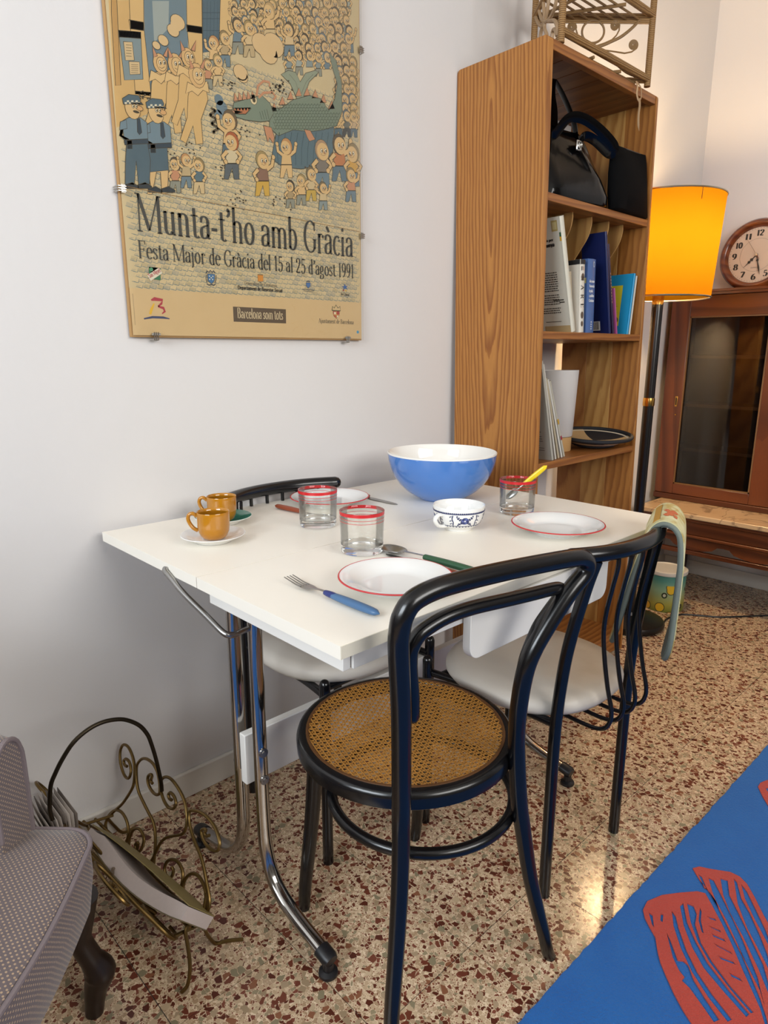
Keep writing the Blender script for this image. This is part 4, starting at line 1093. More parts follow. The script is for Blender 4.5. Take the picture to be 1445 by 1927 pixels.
for k in range(nbd):
    a0, a1 = .002 + k * (D - .004) / nbd, .002 + (k + 1) * (D - .004) / nbd
    obj('board', MB().box(a0 + .0005, a1 - .0005, BW - .0123, BW - .0, .03, 1.93).xf(Matrix.Translation((0, -.0122, 0))), wood('pine_board_%d' % k, ('B98242', 'C79A58', 'B47A3A')[k], ('8A5524', '9A6A34', '845020')[k], None, ring=24, loc=(.1 * k, .3, .1), rot=(radians(5), radians(3), 0), dist=3, stretch=(1, 1, .2)), rp_, bevel=.001)
def shelf(z, x0=0.004, planks=0):
    if not planks:
        s = obj('shelf', MB().box(x0, D - .003, .0245, BW - .025, z - .022, z), PINED, bs, bevel=.0015)
    else:
        s = obj('shelf', MB().box(D - .024, D - .003, .0245, BW - .025, z - .026, z), PINED, bs, bevel=.0015)
        w = (BW - .0495) / planks
        for k in range(planks):
            obj('plank', MB().box(x0, D - .0245, .0245 + k * w + .0009, .0245 + (k + 1) * w - .0009, z - .018, z - .001), PINEP, s, bevel=.0012)
    return s
shelf(1.935, planks=6); shelf(1.557); shelf(1.182); shelf(.793); shelf(.085)
obj('plinth_board', MB().box(D - .03, D - .012, .0245, BW - .025, .0, .062), PINED, bs, bevel=.0015)
for yv in (1.388, 1.500, 1.606, 1.700):
    y = yv - 1.17
    edge = [(p.x, p.y) for p in smooth_path([(.272, 1.535, 0), (.272, 1.512, 0), (.262, 1.478, 0), (.236, 1.440, 0), (.212, 1.405, 0), (.203, 1.36, 0), (.200, 1.28, 0), (.203, 1.182, 0)], 5)]
    obj('divider', MB().prism([(.006, 1.182), (.006, 1.535)] + edge, lambda a, b, t: (a, t, b), y, y + .005), PLY, bs, smooth=30)

# ------------------------------------------------------------------ books and things on the shelves
PAGE = M('book_pages', 'D8CFB9', .8, var=.12, vscale=60)
def book(name, label, y0, dy, depth, h, tk, z, cover, cat='book', tilt=0.0, x1=.298, group=None, decor=None, pages=PAGE):
    """upright book: spine towards the room; y0 = where its foot stands (near face), tk = thickness, tilt leans its head towards -y"""
    t = thing(name, label, cat, on_shelf(x1, y0, z + .0005), (radians(tilt), LEAN, 0), group)
    c = MB()
    c.box(-depth, 0, 0, .0018, 0, h); c.box(-depth, 0, tk - .0018, tk, 0, h)
    if tk > .006:
        n = 6
        sp = [(-.002 + .004 * sin(pi * k / n) ** .6 if n else 0, tk * k / n) for k in range(n + 1)]
        c.prism([(-.003, tk)] + [(-.003, 0)] + sp, lambda a, b, q: (a, b, q), 0, h)
    else:
        c.box(-.002, 0, .0017, tk - .0017, 0, h)
    obj('cover', c, cover, t, smooth=35)
    obj('pages', MB().box(-depth + .004, -.0035, .0019, tk - .0019, .003, h - .003), pages, t, smooth=0)
    if decor: decor(t, depth, h, tk)
    return t
def ink_obj(name, fn, parent):
    mb = MB(); fn(mb); return obj(name, mb, INKM, parent, smooth=0, fix=False)
def rectp(mb, pts, col): mb.add(pts, [tuple(range(len(pts)))], col=lin(col))
def near(mb, a0, a1, z0, z1, col, e=.0004):       # patch on the near (-y) cover
    rectp(mb, [(a0, -e, z0), (a1, -e, z0), (a1, -e, z1), (a0, -e, z1)], col)
def front(mb, b0, b1, z0, z1, col, e=.0026):      # patch on the spine
    rectp(mb, [(e, b0, z0), (e, b1, z0), (e, b1, z1), (e, b0, z1)], col)
Zs3 = 1.182
def dec_white(t, d, h, tk):
    def f(mb):
        near(mb, -.030, -.010, h - .038, h - .008, 'B8A468'); near(mb, -.027, -.013, h - .033, h - .013, 'D2C48C', .0006)
        near(mb, -.006, -.0002, h - .055, h - .043, '2E5A3E', .0006); near(mb, -.006, -.0002, h - .067, h - .055, 'D9A627', .0006)
        write(mb, 'viatgera per', (-.085, h - .064), (-.028, h - .064), .008, '2B2A28', lambda a, b: (a, -.0006, b), .2, .12)
        write(mb, 'Catalunya', (-.085, h - .079), (-.026, h - .079), .011, '2B2A28', lambda a, b: (a, -.0006, b), .24, .16)
        r_ = random.Random(3)
        for k in range(19):
            if k in (9, 15): continue
            zz = h - .155 - k * .0066; x = -.09
            while x < -.03:
                w = r_.uniform(.003, .009); near(mb, x, min(x + w, -.028), zz, zz + .0028, '4A463F', .0006); x += w + .0016
        near(mb, -.05, -.014, .098, .1015, '4A463F', .0006); near(mb, -.03, -.012, .091, .0945, '4A463F', .0006)
        near(mb, -.085, -.03, .034, .036, '6A655A', .0006); near(mb, -.09, -.001, .0, .022, 'B79E72', .0005)
    ink_obj('printing', f, t)
book('book', 'tall white softcover book leaning left, column of black text on its cover', 1.370, 0, .2, .335, .022, Zs3, M('white_jacket', 'D6D2C2', .45), tilt=16, decor=dec_white)
book('book', 'torn beige paperback wedged behind the tall white leaning book', 1.400, 0, .070, .182, .012, Zs3, M('beige_cover', 'BFAE92', .7), tilt=8, x1=.278)
def dec_eran(t, d, h, tk):
    def f(mb):
        front(mb, .001, tk - .001, h - .014, h - .0002, '1C1C1E'); near(mb, -d + .01, -.0002, h - .014, h - .0002, '1C1C1E')
        front(mb, .006, .010, h - .032, h - .020, '1C1C1E'); front(mb, .016, .019, h - .032, h - .020, '8A3A32')
        for k, ch in enumerate('ERAN'):
            z0 = .075 + .026 * k
            w_, polys = glyph_polys(ch, .15, .05)
            for pg in polys:
                vs = [(.0028, .006 + .0155 * b_, z0 + .022 * (w_ - a_)) for a_, b_ in pg]
                rectp(mb, vs, '35302A')
        for (z0, r_) in ((.052, .0075), (.026, .006), (.165, .008)):
            rectp(mb, [(.0028, tk / 2 + r_ * cos(2 * pi * q / 12), z0 + 1.4 * r_ * sin(2 * pi * q / 12)) for q in range(12)], '5A4A3C')
    ink_obj('printing', f, t)
book('book', 'white-spined book with black top band, just left of the blue dictionary', 1.412, 0, .15, .216, .028, Zs3, M('white_spine', 'DDD6C8', .5), tilt=3.0, decor=dec_eran)
def dec_blue(t, d, h, tk):
    def f(mb):
        for k, tx in enumerate(('dicciona', 'Nomencla', 'de pobla', 'i pobles', 'Catalun')):
            z0 = .152 - k * .0145
            wd = .030 if k != 2 else .022
            write(mb, tx, (.008, z0), (.008 + wd, z0), .0082, 'D9DCE0', lambda a, b: (.0029, a, b), .2, .1)
        rectp(mb, [(.0029, .032 + .005 * cos(2 * pi * q / 12), h - .016 + .009 * sin(2 * pi * q / 12)) for q in range(12)], 'AEB9C6')
        rectp(mb, [(.0031, .032 + .003 * cos(2 * pi * q / 12), h - .016 + .006 * sin(2 * pi * q / 12)) for q in range(12)], '4A6796')
        near(mb, -.034, -.004, .15, .166, 'B9B274'); near(mb, -.03, -.012, .118, .142, 'B9B274')
        for k in range(4): front(mb, .024, .032, .010 + k * .007, .0135 + k * .007, 'B5BCC6')
        near(mb, -.045, -.024, .0, h, '7E8088', .0003)
    ink_obj('printing', f, t)
book('book', 'thick blue dictionary with white title lettering on its spine', 1.453, 0, .16, .222, .046, Zs3, M('blue_cloth', '48659A', .45), tilt=1.5, decor=dec_blue)
def dec_navy(t, d, h, tk):
    def f(mb):
        near(mb, -.082, -.030, .012, .042, 'C9C8C4')
        r_ = random.Random(8)
        x = -.079
        while x < -.034:
            w = r_.uniform(.0007, .0022); near(mb, x, x + w, .015, .040, '4C4A48', .0007); x += w + r_.uniform(.0007, .0018)
    ink_obj('barcode', f, t)
book('book', 'tall navy blue binder with a barcode sticker at the foot of its cover', 1.612, 0, .085, .318, .014, Zs3, M('navy_cover', '141F4E', .3), tilt=11, x1=.292, decor=dec_navy)
def dec_pur(t, d, h, tk):
    def f(mb):
        for k in range(10): front(mb, .003, .006, .10 + k * .010, .106 + k * .010, 'B98A6A')
    ink_obj('printing', f, t)
book('book', 'thin dark purple book leaning between the navy binder and the pink booklet', 1.640, 0, .080, .285, .012, Zs3, M('purple_cover', '2A1A3A', .35), tilt=13, x1=.290, decor=dec_pur)
book('book', 'thin pink booklet leaning right of the purple book', 1.668, 0, .16, .15, .006, Zs3, M('pink_cover', 'B0588F', .4), tilt=13, x1=.290)
def dec_turq(t, d, h, tk):
    def f(mb):
        near(mb, -.095, -.035, .030, .168, 'C9BE2E')
        for k in range(7): near(mb, -.085, -.055 + .004 * (k % 3), .112 - k * .0075, .1135 - k * .0075, '7E7A2A', .0007)
        near(mb, -.088, -.082, .150, .156, '5A5520', .0007)
        rectp(mb, [(-.06 + .022 * cos(2 * pi * q / 14), -.0007, .05 + .016 * sin(2 * pi * q / 14)) for q in range(14)], '3F5A3A')
        near(mb, -.095, -.04, .0, .03, '2F6E4A', .0006)
    ink_obj('printing', f, t)
book('book', 'turquoise softcover book with a yellow panel leaning right at the end of the row', 1.738, 0, .15, .205, .012, Zs3, M('turquoise_cover', '1E8FBE', .35), tilt=-8, decor=dec_turq, x1=.29)
book('book', 'white-edged booklet leaning against the turquoise book, last in the row', 1.754, 0, .15, .198, .010, Zs3, M('grey_white_cover', 'C7C2B8', .5), tilt=-8, x1=.29)

# fourth shelf: magazines, white planter, woven tray
Zs4 = .793
mg = [(1.287, .313, 14.6, .0095, 'grey cover at the front of the leaning stack', 'A9A498', .30), (1.3125, .306, 16.6, .0075, 'white one second in the leaning stack', 'CFCABF', .295), (1.337, .266, 19.0, .0085, 'cream one in the middle of the leaning stack', 'B8AB90', .29), (1.361, .266, 21.2, .0075, 'white one fourth in the leaning stack', 'D3CFC6', .287), (1.3765, .262, 22.3, .0095, 'pale, yellow and red tabs, last of the leaning stack', 'B5AF9F', .285)]
for k, (y, h, tl, tk, what, col, x1) in enumerate(mg):
    def dec(t, d, h_, tk_, k=k):
        def f(mb):
            if k == 0:
                r_ = random.Random(2)
                for q in range(26):
                    if 8 < q < 13: continue
                    near(mb, -.07, -.03 + r_.uniform(-.01, .008), .03 + q * .0075, .0325 + q * .0075, '6F6A60')
            if k == 4:
                front(mb, .001, tk_ - .001, .115, .133, 'B98F1E'); front(mb, .001, tk_ - .001, .060, .074, '9A2436')
        ink_obj('printing', f, t)
    book('magazine', 'thin magazine, ' + what + ' on the fourth shelf', y, 0, .2, h, tk, Zs4, M('magazine_%d' % k, col, .5), cat='magazine', tilt=tl, x1=x1, decor=dec if k in (0, 4) else None)
vs = thing('planter', 'tall white tapered planter on a pale wooden foot beside the magazines', 'planter', on_shelf(.165, 1.505, Zs4 + .0005), (0, LEAN, 0))
obj('foot', MB().lathe([(0, 0), (.0575, 0), (.0585, .002), (.0595, .048), (.0, .049)], 48), M('pale_wood_foot', 'C9A06A', .5), vs, smooth=50)
obj('body', MB().lathe([(0, .0495), (.0595, .0495), (.0615, .052), (.0745, .268), (.0745, .272), (.0725, .272), (.071, .262), (.058, .06), (0, .058)], 48), M('white_ceramic_matt', 'D2CDC8', .5), vs, smooth=50)
tr = thing('woven_tray', 'round woven tray in black and straw sectors lying on the fourth shelf', 'tray', on_shelf(.222, 1.672, Zs4 + .0075))
tr.rotation_euler = (Matrix.Rotation(radians(4.5), 3, Vector((.69, .72, 0))) @ Matrix.Rotation(radians(48), 3, 'Z')).to_euler()
TB = M('black_raffia', '15151A', .75, bmp=.5, bscale=260); TS = M('straw_raffia', 'C2A070', .8, var=.2, bmp=.5, bscale=260)
obj('tray_base', MB().lathe([(0, 0), (.062, 0), (.075, .004), (.078, .010), (0, .011)], 48), TB, tr, smooth=40)
obj('underside', MB().lathe([(.070, .0105), (.085, .0125), (.118, .030), (.118, .032), (.08, .0145), (.070, .0125)], 48), M('pale_raffia', 'CDBFA6', .8, bmp=.4, bscale=260), tr, smooth=40)
for q in range(4):
    rows = []
    for i in range(13):
        a = radians(q * 90 + 90 * i / 12)
        rr = [.002 + .122 * k / 6 for k in range(7)]
        rows.append([(r_ * cos(a), r_ * sin(a), .0165 + .017 * (r_ / .124) ** 3) for r_ in rr] + [(r_ * cos(a), r_ * sin(a), .012 + .017 * (r_ / .124) ** 3) for r_ in rr[::-1]])
    obj('sector', MB().grid(rows, True), (TB, TS)[q % 2], tr, smooth=40)
obj('rim', MB().tube([(.128 * cos(2 * pi * k / 48), .128 * sin(2 * pi * k / 48), .036) for k in range(48)], .0068, 10, closed=True), TB, tr)

# second shelf: patent handbag, black pouch, two thin books
Zs2 = 1.557
PAT = M('black_patent_leather', '050506', .15, spec=.28, coat=.1, var=.3, bmp=.35, bscale=16)
hb = thing('handbag', 'shiny black patent leather handbag with looped straps on the top open shelf', 'handbag', on_shelf(.225, 1.402, Zs2 + .0005), (0, LEAN, radians(-8)))
rows = []
for z, wy, wx, cy_, cx_ in ((0, .142, .072, 0, 0), (.004, .150, .077, 0, 0), (.03, .152, .075, 0, 0), (.08, .142, .063, -.004, -.002), (.13, .124, .046, -.010, -.004), (.175, .106, .030, -.018, -.004), (.205, .094, .015, -.026, -.003), (.214, .088, .006, -.028, -.003)):
    row = []
    for k in range(40):
        a = 2 * pi * k / 40
        e = .42
        c_, s_ = cos(a), sin(a)
        xx = abs(c_) ** e * (1 if c_ > 0 else -1); yy = abs(s_) ** e * (1 if s_ > 0 else -1)
        dent = 1 - .35 * (abs(yy) ** 6) * (z > .03) * (abs(xx) < .6)
        cre = .0035 * sin(9 * yy + 25 * z) * (z > .01)
        row.append((cx_ + wx * xx + cre, cy_ + wy * yy * dent, z))
    rows.append(row)
mb = MB().grid(rows, True); n = len(rows)
mb.f.append(tuple(range(40))); mb.m.append(0); mb.c.append(None)
mb.f.append(tuple((n - 1) * 40 + k for k in range(40))); mb.m.append(0); mb.c.append(None)
obj('body', mb, PAT, hb, smooth=60)
def strap(pts, w, th, up=(0, 1, 0)):
    return MB().tube(smooth_path(pts, 6), w, 10, oval=(th, 1.0), up=up, round_end=True)
obj('strap', strap([(.004, -.055, .195), (.006, -.062, .25), (.006, -.075, .295), (.006, -.070, .335), (.005, -.045, .325), (.004, .0, .285), (.004, .035, .24), (.004, .05, .19)], .0150, .14, (0, 0, 1)), PAT, hb, smooth=60)
obj('strap', strap([(.03, -.075, .185), (.06, -.055, .222), (.075, -.01, .225), (.085, .05, .205), (.092, .105, .175), (.090, .122, .158), (.078, .115, .150), (.055, .075, .185), (.04, .04, .195), (.036, .02, .165)], .0150, .14, (1, 0, 0)), PAT, hb, smooth=60)
obj('gusset_flap', MB().tube(smooth_path([(.012, -.125, .01), (.02, -.12, .07), (.012, -.105, .13), (.0, -.09, .19)], 5), [.03 + 0 * k for k in range(16)], 12, oval=(.25, 1), round_end=True), PAT, hb, smooth=60)
cl = MB().box(.040, .047, .002, .026, .150, .180); 
obj('clasp', cl, M('bright_clasp', 'C9C7C2', .15, 1.0), hb, bevel=.003)
cl2 = MB().tube([(.0485, .014 + .008 * cos(2 * pi * k / 16), .165 + .010 * sin(2 * pi * k / 16)) for k in range(16)], .0018, 8, closed=True)
obj('clasp_ring', cl2, M('bright_clasp', 'C9C7C2', .15, 1.0), hb)
po = thing('pouch', 'flat matt black cloth pouch leaning at the right end of the top open shelf', 'pouch', on_shelf(.306, 1.668, Zs2 + .0005), (0, LEAN - .05, radians(3)))
rows = []
for z, y0, y1, tx in ((0, -.118, .125, .012), (.004, -.124, .131, .020), (.05, -.122, .128, .024), (.11, -.122, .126, .020), (.16, -.123, .124, .012), (.182, -.122, .123, .004), (.187, -.118, .123, .0015)):
    row = []
    for k in range(36):
        a = 2 * pi * k / 36; c_, s_ = cos(a), sin(a)
        yy = (y0 + y1) / 2 + (y1 - y0) / 2 * (abs(s_) ** .5) * (1 if s_ > 0 else -1)
        xx = tx * (abs(c_) ** .6) * (1 if c_ > 0 else -1)
        tilt_ = .06 * (yy - y0) * (z / .187)
        row.append((xx + .003 * sin(30 * yy + 20 * z) * (z > .01), yy, z + tilt_))
    rows.append(row)
mb = MB().grid(rows, True); n = len(rows)
mb.f += [tuple(range(36)), tuple((n - 1) * 36 + k for k in range(36))]; mb.m += [0, 0]; mb.c += [None, None]
obj('body', mb, M('black_nylon', '040405', .9, spec=.12, bmp=.3, bscale=25), po, smooth=60)
obj('zip', MB().tube(smooth_path([(0, -.116, .188), (0, .0, .194), (0, .12, .2005)], 4), .0022, 6), M('black_zip', '0A0A0C', .4), po)
book('book', 'thin yellow paperback squeezed between shelf side and handbag', 1.238, 0, .13, .115, .007, Zs2, M('yellow_cover', 'C79A2B', .5), tilt=10, x1=.272)
book('book', 'thin white paperback squeezed between the yellow one and the handbag', 1.2465, 0, .13, .125, .007, Zs2, M('white_cover', 'CFC8B6', .5), tilt=10, x1=.272)

# ------------------------------------------------------------------ rattan corner shelf on top of the bookshelf
def cane_mat(name, a, b):
    m, nt, bs_ = nt_new(name)
    v = coords(nt)
    w = node(nt, 'ShaderNodeTexWave', wave_type='BANDS', bands_direction='Z'); w.inputs['Scale'].default_value = 62; w.inputs['Distortion'].default_value = 1.5; w.inputs['Detail'].default_value = 1
    nt.links.new(v, w.inputs['Vector'])
    n = noise(nt, v, 40, 4)
    c = mixc(nt, w.outputs['Fac'], b, a)
    nt.links.new(mixc(nt, mathn(nt, 'MULTIPLY', n, .6), c, b), bs_.inputs['Base Color'])
    bs_.inputs['Roughness'].default_value = .5
    bump(nt, bs_, w.outputs['Fac'], .5, .002)
    return m
RAT = cane_mat('wrapped_cane', 'B08A54', '6E4A22')
RAT2 = M('bare_rattan', '8A6A42', .5, var=.3, vscale=30)
RAT3 = M('grey_rattan', 'A48766', .5, var=.3, vscale=30)
p1, p2, p3 = Vector((.075, 1.444, 0)), Vector((.305, 1.242, 0)), Vector((.322, 1.713, 0))
rc = thing('rattan_corner_shelf', 'rattan corner shelf with scrollwork standing on top of the bookshelf', 'shelf', (.235, 1.46, 1.93))
ZT0 = {0: 1.9385, 1: 1.9435, 2: 1.944}
for k, p in enumerate((p1, p2, p3)):
    obj('post', W(rc, MB().tube([(p.x, p.y, z) for z in (ZT0[k], 2.1, 2.3, 2.5)], .0098, 12)), RAT, rc)
for z in (1.974, 2.150, 2.40):
    fb = obj('front_bar', W(rc, MB().tube([p2 + Vector((0, 0, z)), p3 + Vector((0, 0, z - .008))], .0105, 10)), RAT, rc)
    for a, b_ in ((p1, p2), (p1, p3)):
        obj('side_bar', W(rc, MB().tube([a + Vector((0, 0, z - .012)), b_ + Vector((0, 0, z - .012))], .0085, 10)), RAT, rc)
    for k in range(1, 9):
        t = k / 9
        a = p2.lerp(p1, t); b_ = p3.lerp(p1, t)
        obj('slat', W(rc, MB().tube([a + Vector((0, 0, z - .016)), b_ + Vector((0, 0, z - .020))], .0034, 7)), RAT2, fb)
    for tt in (.36, .68):
        obj('slat_binder', W(rc, MB().tube([p2.lerp(p3, tt) + Vector((-.004, 0, z - .021)), p1 + Vector((.02, 0, z - .022))], .005, 7)), RAT2, fb)
d13 = (p3 - p1).normalized(); d12 = (p2 - p1).normalized()
def q13(a, z): return p1 + d13 * a + Vector((0, 0, z))
def q12(a, z): return p1 + d12 * a + Vector((0, 0, z))
def spiral(cx, cz, r0, turns, a0, sgn=1, n=40):
    return [(cx + r0 * (1 - .92 * k / n) * cos(a0 + sgn * 2 * pi * turns * k / n), cz + r0 * (1 - .92 * k / n) * sin(a0 + sgn * 2 * pi * turns * k / n)) for k in range(n + 1)]
obj('scroll_ring', W(rc, MB().tube([q13(.1825 + .0345 * cos(2 * pi * k / 40), 2.0955 + .031 * sin(2 * pi * k / 40)) for k in range(40)], .0034, 8, closed=True)), RAT2, rc)
for (cx, cz, tail, sg, a0) in ((.1155, 2.107, [(.150, 2.062), (.139, 2.078)], 1, -.4), (.2495, 2.1125, [(.190, 2.055), (.222, 2.065), (.243, 2.074), (.256, 2.086), (.2635, 2.100)], 1, -.3), (.311, 2.0605, [(.205, 2.047), (.256, 2.0415), (.286, 2.0375), (.308, 2.0415), (.322, 2.051)], 1, -.55)):
    sp_ = spiral(cx, cz, .0145, 3.3, a0, sg, 60)
    pts = tail + sp_
    obj('scroll', W(rc, MB().tube([q13(a, z) for a, z in pts], .0023, 7)), RAT2, rc)
obj('scroll_stem', W(rc, MB().tube(smooth_path([q13(a, z) for a, z in ((.186, 2.052), (.215, 2.0585), (.2444, 2.0705), (.2732, 2.084), (.307, 2.110), (.330, 2.136))], 5), .0046, 8)), RAT2, rc)
obj('scroll_stem', W(rc, MB().tube(smooth_path([q13(a, z) for a, z in ((.36, 1.966), (.30, 1.985), (.26, 2.012), (.225, 2.040), (.19, 2.052))], 5), .006, 8)), RAT2, rc)
for pts in ([(-.001, 2.15), (.018, 2.12), (.06, 2.088), (.105, 2.066), (.130, 2.076), (.150, 2.10), (.165, 2.14)], [(.048, 2.15), (.054, 2.123), (.093, 2.087), (.16, 2.058), (.22, 2.06), (.25, 2.09)], [(.09, 2.15), (.104, 2.109), (.115, 2.08), (.08, 2.055), (.07, 2.0)], [(.16, 2.15), (.15, 2.10), (.12, 2.06), (.15, 2.026), (.17, 1.98)], [(.165, 2.054), (.23, 2.028), (.262, 1.998), (.268, 1.975)], [(.21, 1.975), (.216, 2.006), (.239, 2.003), (.262, 1.98)]):
    obj('knot_loop', W(rc, MB().tube(smooth_path([q12(a, z) for a, z in pts], 5), .0052, 8)), RAT3, rc)
for z in (1.966, 2.138):
    obj('apron_band', W(rc, MB().prism([(.006, z - .020), (.36, z - .020), (.36, z + .008), (.006, z + .008)], lambda a, b_, t: tuple(q13(a, b_) + Vector((t * .7, -t * .7, 0))), -.002, .002)), RAT, rc) if z > 2 else None

rb = thing('ribbon', 'thin beige ribbon tied in a loop over the bookshelf top edge', 'ribbon', (.33, 1.655, 1.94))
BE = M('beige_ribbon', 'B08F6A', .8)
obj('loop', W(rb, MB().tube(smooth_path([(.3185, 1.648, 1.945), (.327, 1.642, 1.928), (.3285, 1.639, 1.905), (.3285, 1.655, 1.890), (.3285, 1.668, 1.903), (.327, 1.664, 1.928), (.3185, 1.656, 1.945)], 6), .0016, 6, oval=(1, 1.8))), BE, rb)
obj('tail', W(rb, MB().tube(smooth_path([(.329, 1.655, 1.897), (.331, 1.658, 1.878), (.332, 1.654, 1.850), (.333, 1.656, 1.822), (.333, 1.664, 1.806)], 6), [.0028] * 19 + [.0024, .002, .0016, .0012, .0008, .0004], 6, oval=(.4, 1.3))), BE, rb)

# ------------------------------------------------------------------ floor lamp (lit)
lp = thing('floor_lamp', 'lit floor lamp with amber drum shade and black pole behind the bookshelf', 'lamp', (.25, 2.08, 0))
LBLK = M('lamp_black_metal', '141212', .25, var=.2, spec=.6)
BRASS = M('lamp_brass', 'B98F4A', .25, 1.0, var=.1)
obj('base', MB().lathe([(0, 0), (.135, 0), (.142, .006), (.143, .018), (.138, .028), (.118, .034), (.06, .040), (.03, .048), (.024, .06), (0, .062)], 48), M('lamp_base', '2A2522', .35, .6), lp, smooth=45)
obj('pole', MB().tube([(0, 0, .05), (0, 0, .5), (0, 0, .925)], .0205, 20), LBLK, lp)
obj('pole', MB().tube([(0, 0, .95), (0, 0, 1.15), (0, 0, 1.31)], .0205, 20), LBLK, lp)
obj('collar', MB().lathe([(0, .922), (.0215, .922), (.0225, .925), (.0225, .949), (.0215, .953), (0, .953)], 24), BRASS, lp)
obj('collar', MB().lathe([(0, 1.305), (.021, 1.305), (.0215, 1.34), (.012, 1.36), (.009, 1.455), (0, 1.455)], 24), BRASS, lp)
def shade_mat():
    m, nt, b = nt_new('amber_shade')
    nt.nodes.remove(b)
    v = coords(nt)
    c = mixc(nt, noise(nt, v, 5, 3), '593B05', '553604')
    tr_ = node(nt, 'ShaderNodeBsdfTranslucent'); df = node(nt, 'ShaderNodeBsdfDiffuse'); mx = node(nt, 'ShaderNodeMixShader'); mx.inputs[0].default_value = .28
    nt.links.new(c, tr_.inputs[0]); nt.links.new(c, df.inputs[0])
    nt.links.new(tr_.outputs[0], mx.inputs[1]); nt.links.new(df.outputs[0], mx.inputs[2])
    nt.links.new(mx.outputs[0], nt.nodes['Material Output'].inputs['Surface'])
    return m
sh = MB()
sh.grid([[(r_ * cos(2 * pi * k / 72), r_ * sin(2 * pi * k / 72), z) for k in range(72)] for r_, z in [(.182 + .018 * i / 8, 1.328 + .352 * i / 8) for i in range(9)]], True)
so = obj('lamp_shade', sh, shade_mat(), lp, smooth=60)
for r_, z in ((.1825, 1.328), (.2005, 1.680)):
    obj('shade_rim', MB().tube([(r_ * cos(2 * pi * k / 72), r_ * sin(2 * pi * k / 72), z) for k in range(72)], .0032, 8, closed=True), M('rim_metal', 'B9B29A', .3, 1.0), so)
obj('shade_seam', MB().tube([(.1985 * cos(-.55), .1985 * sin(-.55), 1.64), (.2003 * cos(-.55), .2003 * sin(-.55), 1.68)], .0012, 6), M('seam_thread', '8A5510', .8), so)
bulb = MB().lathe([(0, 1.455), (.013, 1.455), (.014, 1.468), (.026, 1.492), (.028, 1.505), (.02, 1.528), (0, 1.534)], 24)
def bulb_mat():
    m, nt, b = nt_new('lit_bulb')
    b.inputs['Emission Color'].default_value = (1, .78, .48, 1); b.inputs['Emission Strength'].default_value = 12
    return m
obj('bulb', bulb, bulb_mat(), lp)
for zl in (1.435, 1.575):
    ld = bpy.data.lights.new('lamp_bulb_light', 'POINT'); ld.energy = 26; ld.color = (1.0, .68, .34); ld.shadow_soft_size = .03
    lo = bpy.data.objects.new('lamp_bulb_light', ld); COL.objects.link(lo); lo.location = (.25, 2.08, zl)

# ------------------------------------------------------------------ glazed cabinet on a low marble-topped console
MAH = wood('mahogany', '6E3A1C', '44200E', '5A2C14', ring=6, loc=(.1, .3, .2), rot=(radians(4), radians(3), 0), dist=3, rough=.32, stretch=(1, 1, .2), coat=.25)
MAHH = wood('mahogany_rail', '6E3A1C', '44200E', '5A2C14', ring=6, loc=(.1, .3, .2), rot=(0, radians(87), 0), dist=3, rough=.32, stretch=(1, 1, .2), coat=.25)
cn = thing('marble_console', 'low mahogany console with veined beige marble top against the back wall', 'console', (.66, 2.7, 0))
def marble():
    m, nt, b = nt_new('veined_marble')
    v = coords(nt)
    n = noise(nt, v, 5, 6, .6)
    wv = node(nt, 'ShaderNodeTexNoise'); wv.inputs['Scale'].default_value = 5.5; wv.inputs['Detail'].default_value = 6; wv.inputs['Distortion'].default_value = 1.3; nt.links.new(v, wv.inputs['Vector'])
    vein = ramp(nt, wv.outputs['Fac'], [(.47, 0.0), (.495, 1.0), (.505, 1.0), (.53, 0.0)])
    base = mixc(nt, n, 'CDB28E', 'B0906A')
    nt.links.new(mixc(nt, mathn(nt, 'MULTIPLY', vein, .6), base, '6E5A48'), b.inputs['Base Color'])
    b.inputs['Roughness'].default_value = .18
    return m
XC0, XC1 = .065, 1.26
obj('marble_top', W(cn, MB().box(XC0, XC1, 2.448, 2.955, .408, .430)), marble(), cn, bevel=.004)
obj('top_moulding', W(cn, MB().box(XC0 + .012, XC1 - .012, 2.462, 2.95, .392, .4078)), MAHH, cn, bevel=.004)
obj('frieze', W(cn, MB().box(XC0 + .03, XC1 - .03, 2.482, 2.945, .330, .3918)), MAHH, cn, bevel=.002)
obj('moulding', W(cn, MB().box(XC0 + .022, XC1 - .022, 2.472, 2.949, .316, .3298)), MAHH, cn, bevel=.004)
# scalloped apron with cut-outs
ap = []
for i in range(4):
    xa = XC0 + .13 + i * .26
    pts = [(xa, .3158), (xa + .26, .3158)]
    sc_ = [(xa + .26, .292), (xa + .235, .290), (xa + .215, .272), (xa + .175, .262), (xa + .130, .258), (xa + .085, .262), (xa + .045, .272), (xa + .025, .290), (xa, .292)]
    ap.append((pts, sc_))
for i, (pts, sc_) in enumerate(ap):
    obj('apron_scallop', W(cn, MB().prism(pts + sc_, lambda a, b, t: (a, t, b), 2.486, 2.502)), MAHH, cn, smooth=20)
obj('lower_rail', W(cn, MB().box(XC0 + .03, XC1 - .03, 2.482, 2.506, .236, .256)), MAHH, cn, bevel=.003)
for x in (XC0 + .055, XC1 - .055):
    for y in (2.51, 2.92):
        obj('leg', W(cn, MB().tube([(x, y, 0), (x, y, .02), (x, y, .14), (x, y, .3158)], [.017, .02, .022, .026], 4, up=(1, 1, 0))), MAH, cn, bevel=.003)
vt = thing('glazed_cabinet', 'dark mahogany display cabinet with glass doors standing on the marble top', 'cabinet', (.6, 2.83, .4305))
X0, X1, YF, YB, Z0, Z1 = .03, 1.13, 2.70, 2.952, .4305, 1.378
obj('side_panel', W(vt, MB().box(X0, X0 + .02, YF + .021, YB - .01, Z0, Z1)), MAH, vt, bevel=.002)
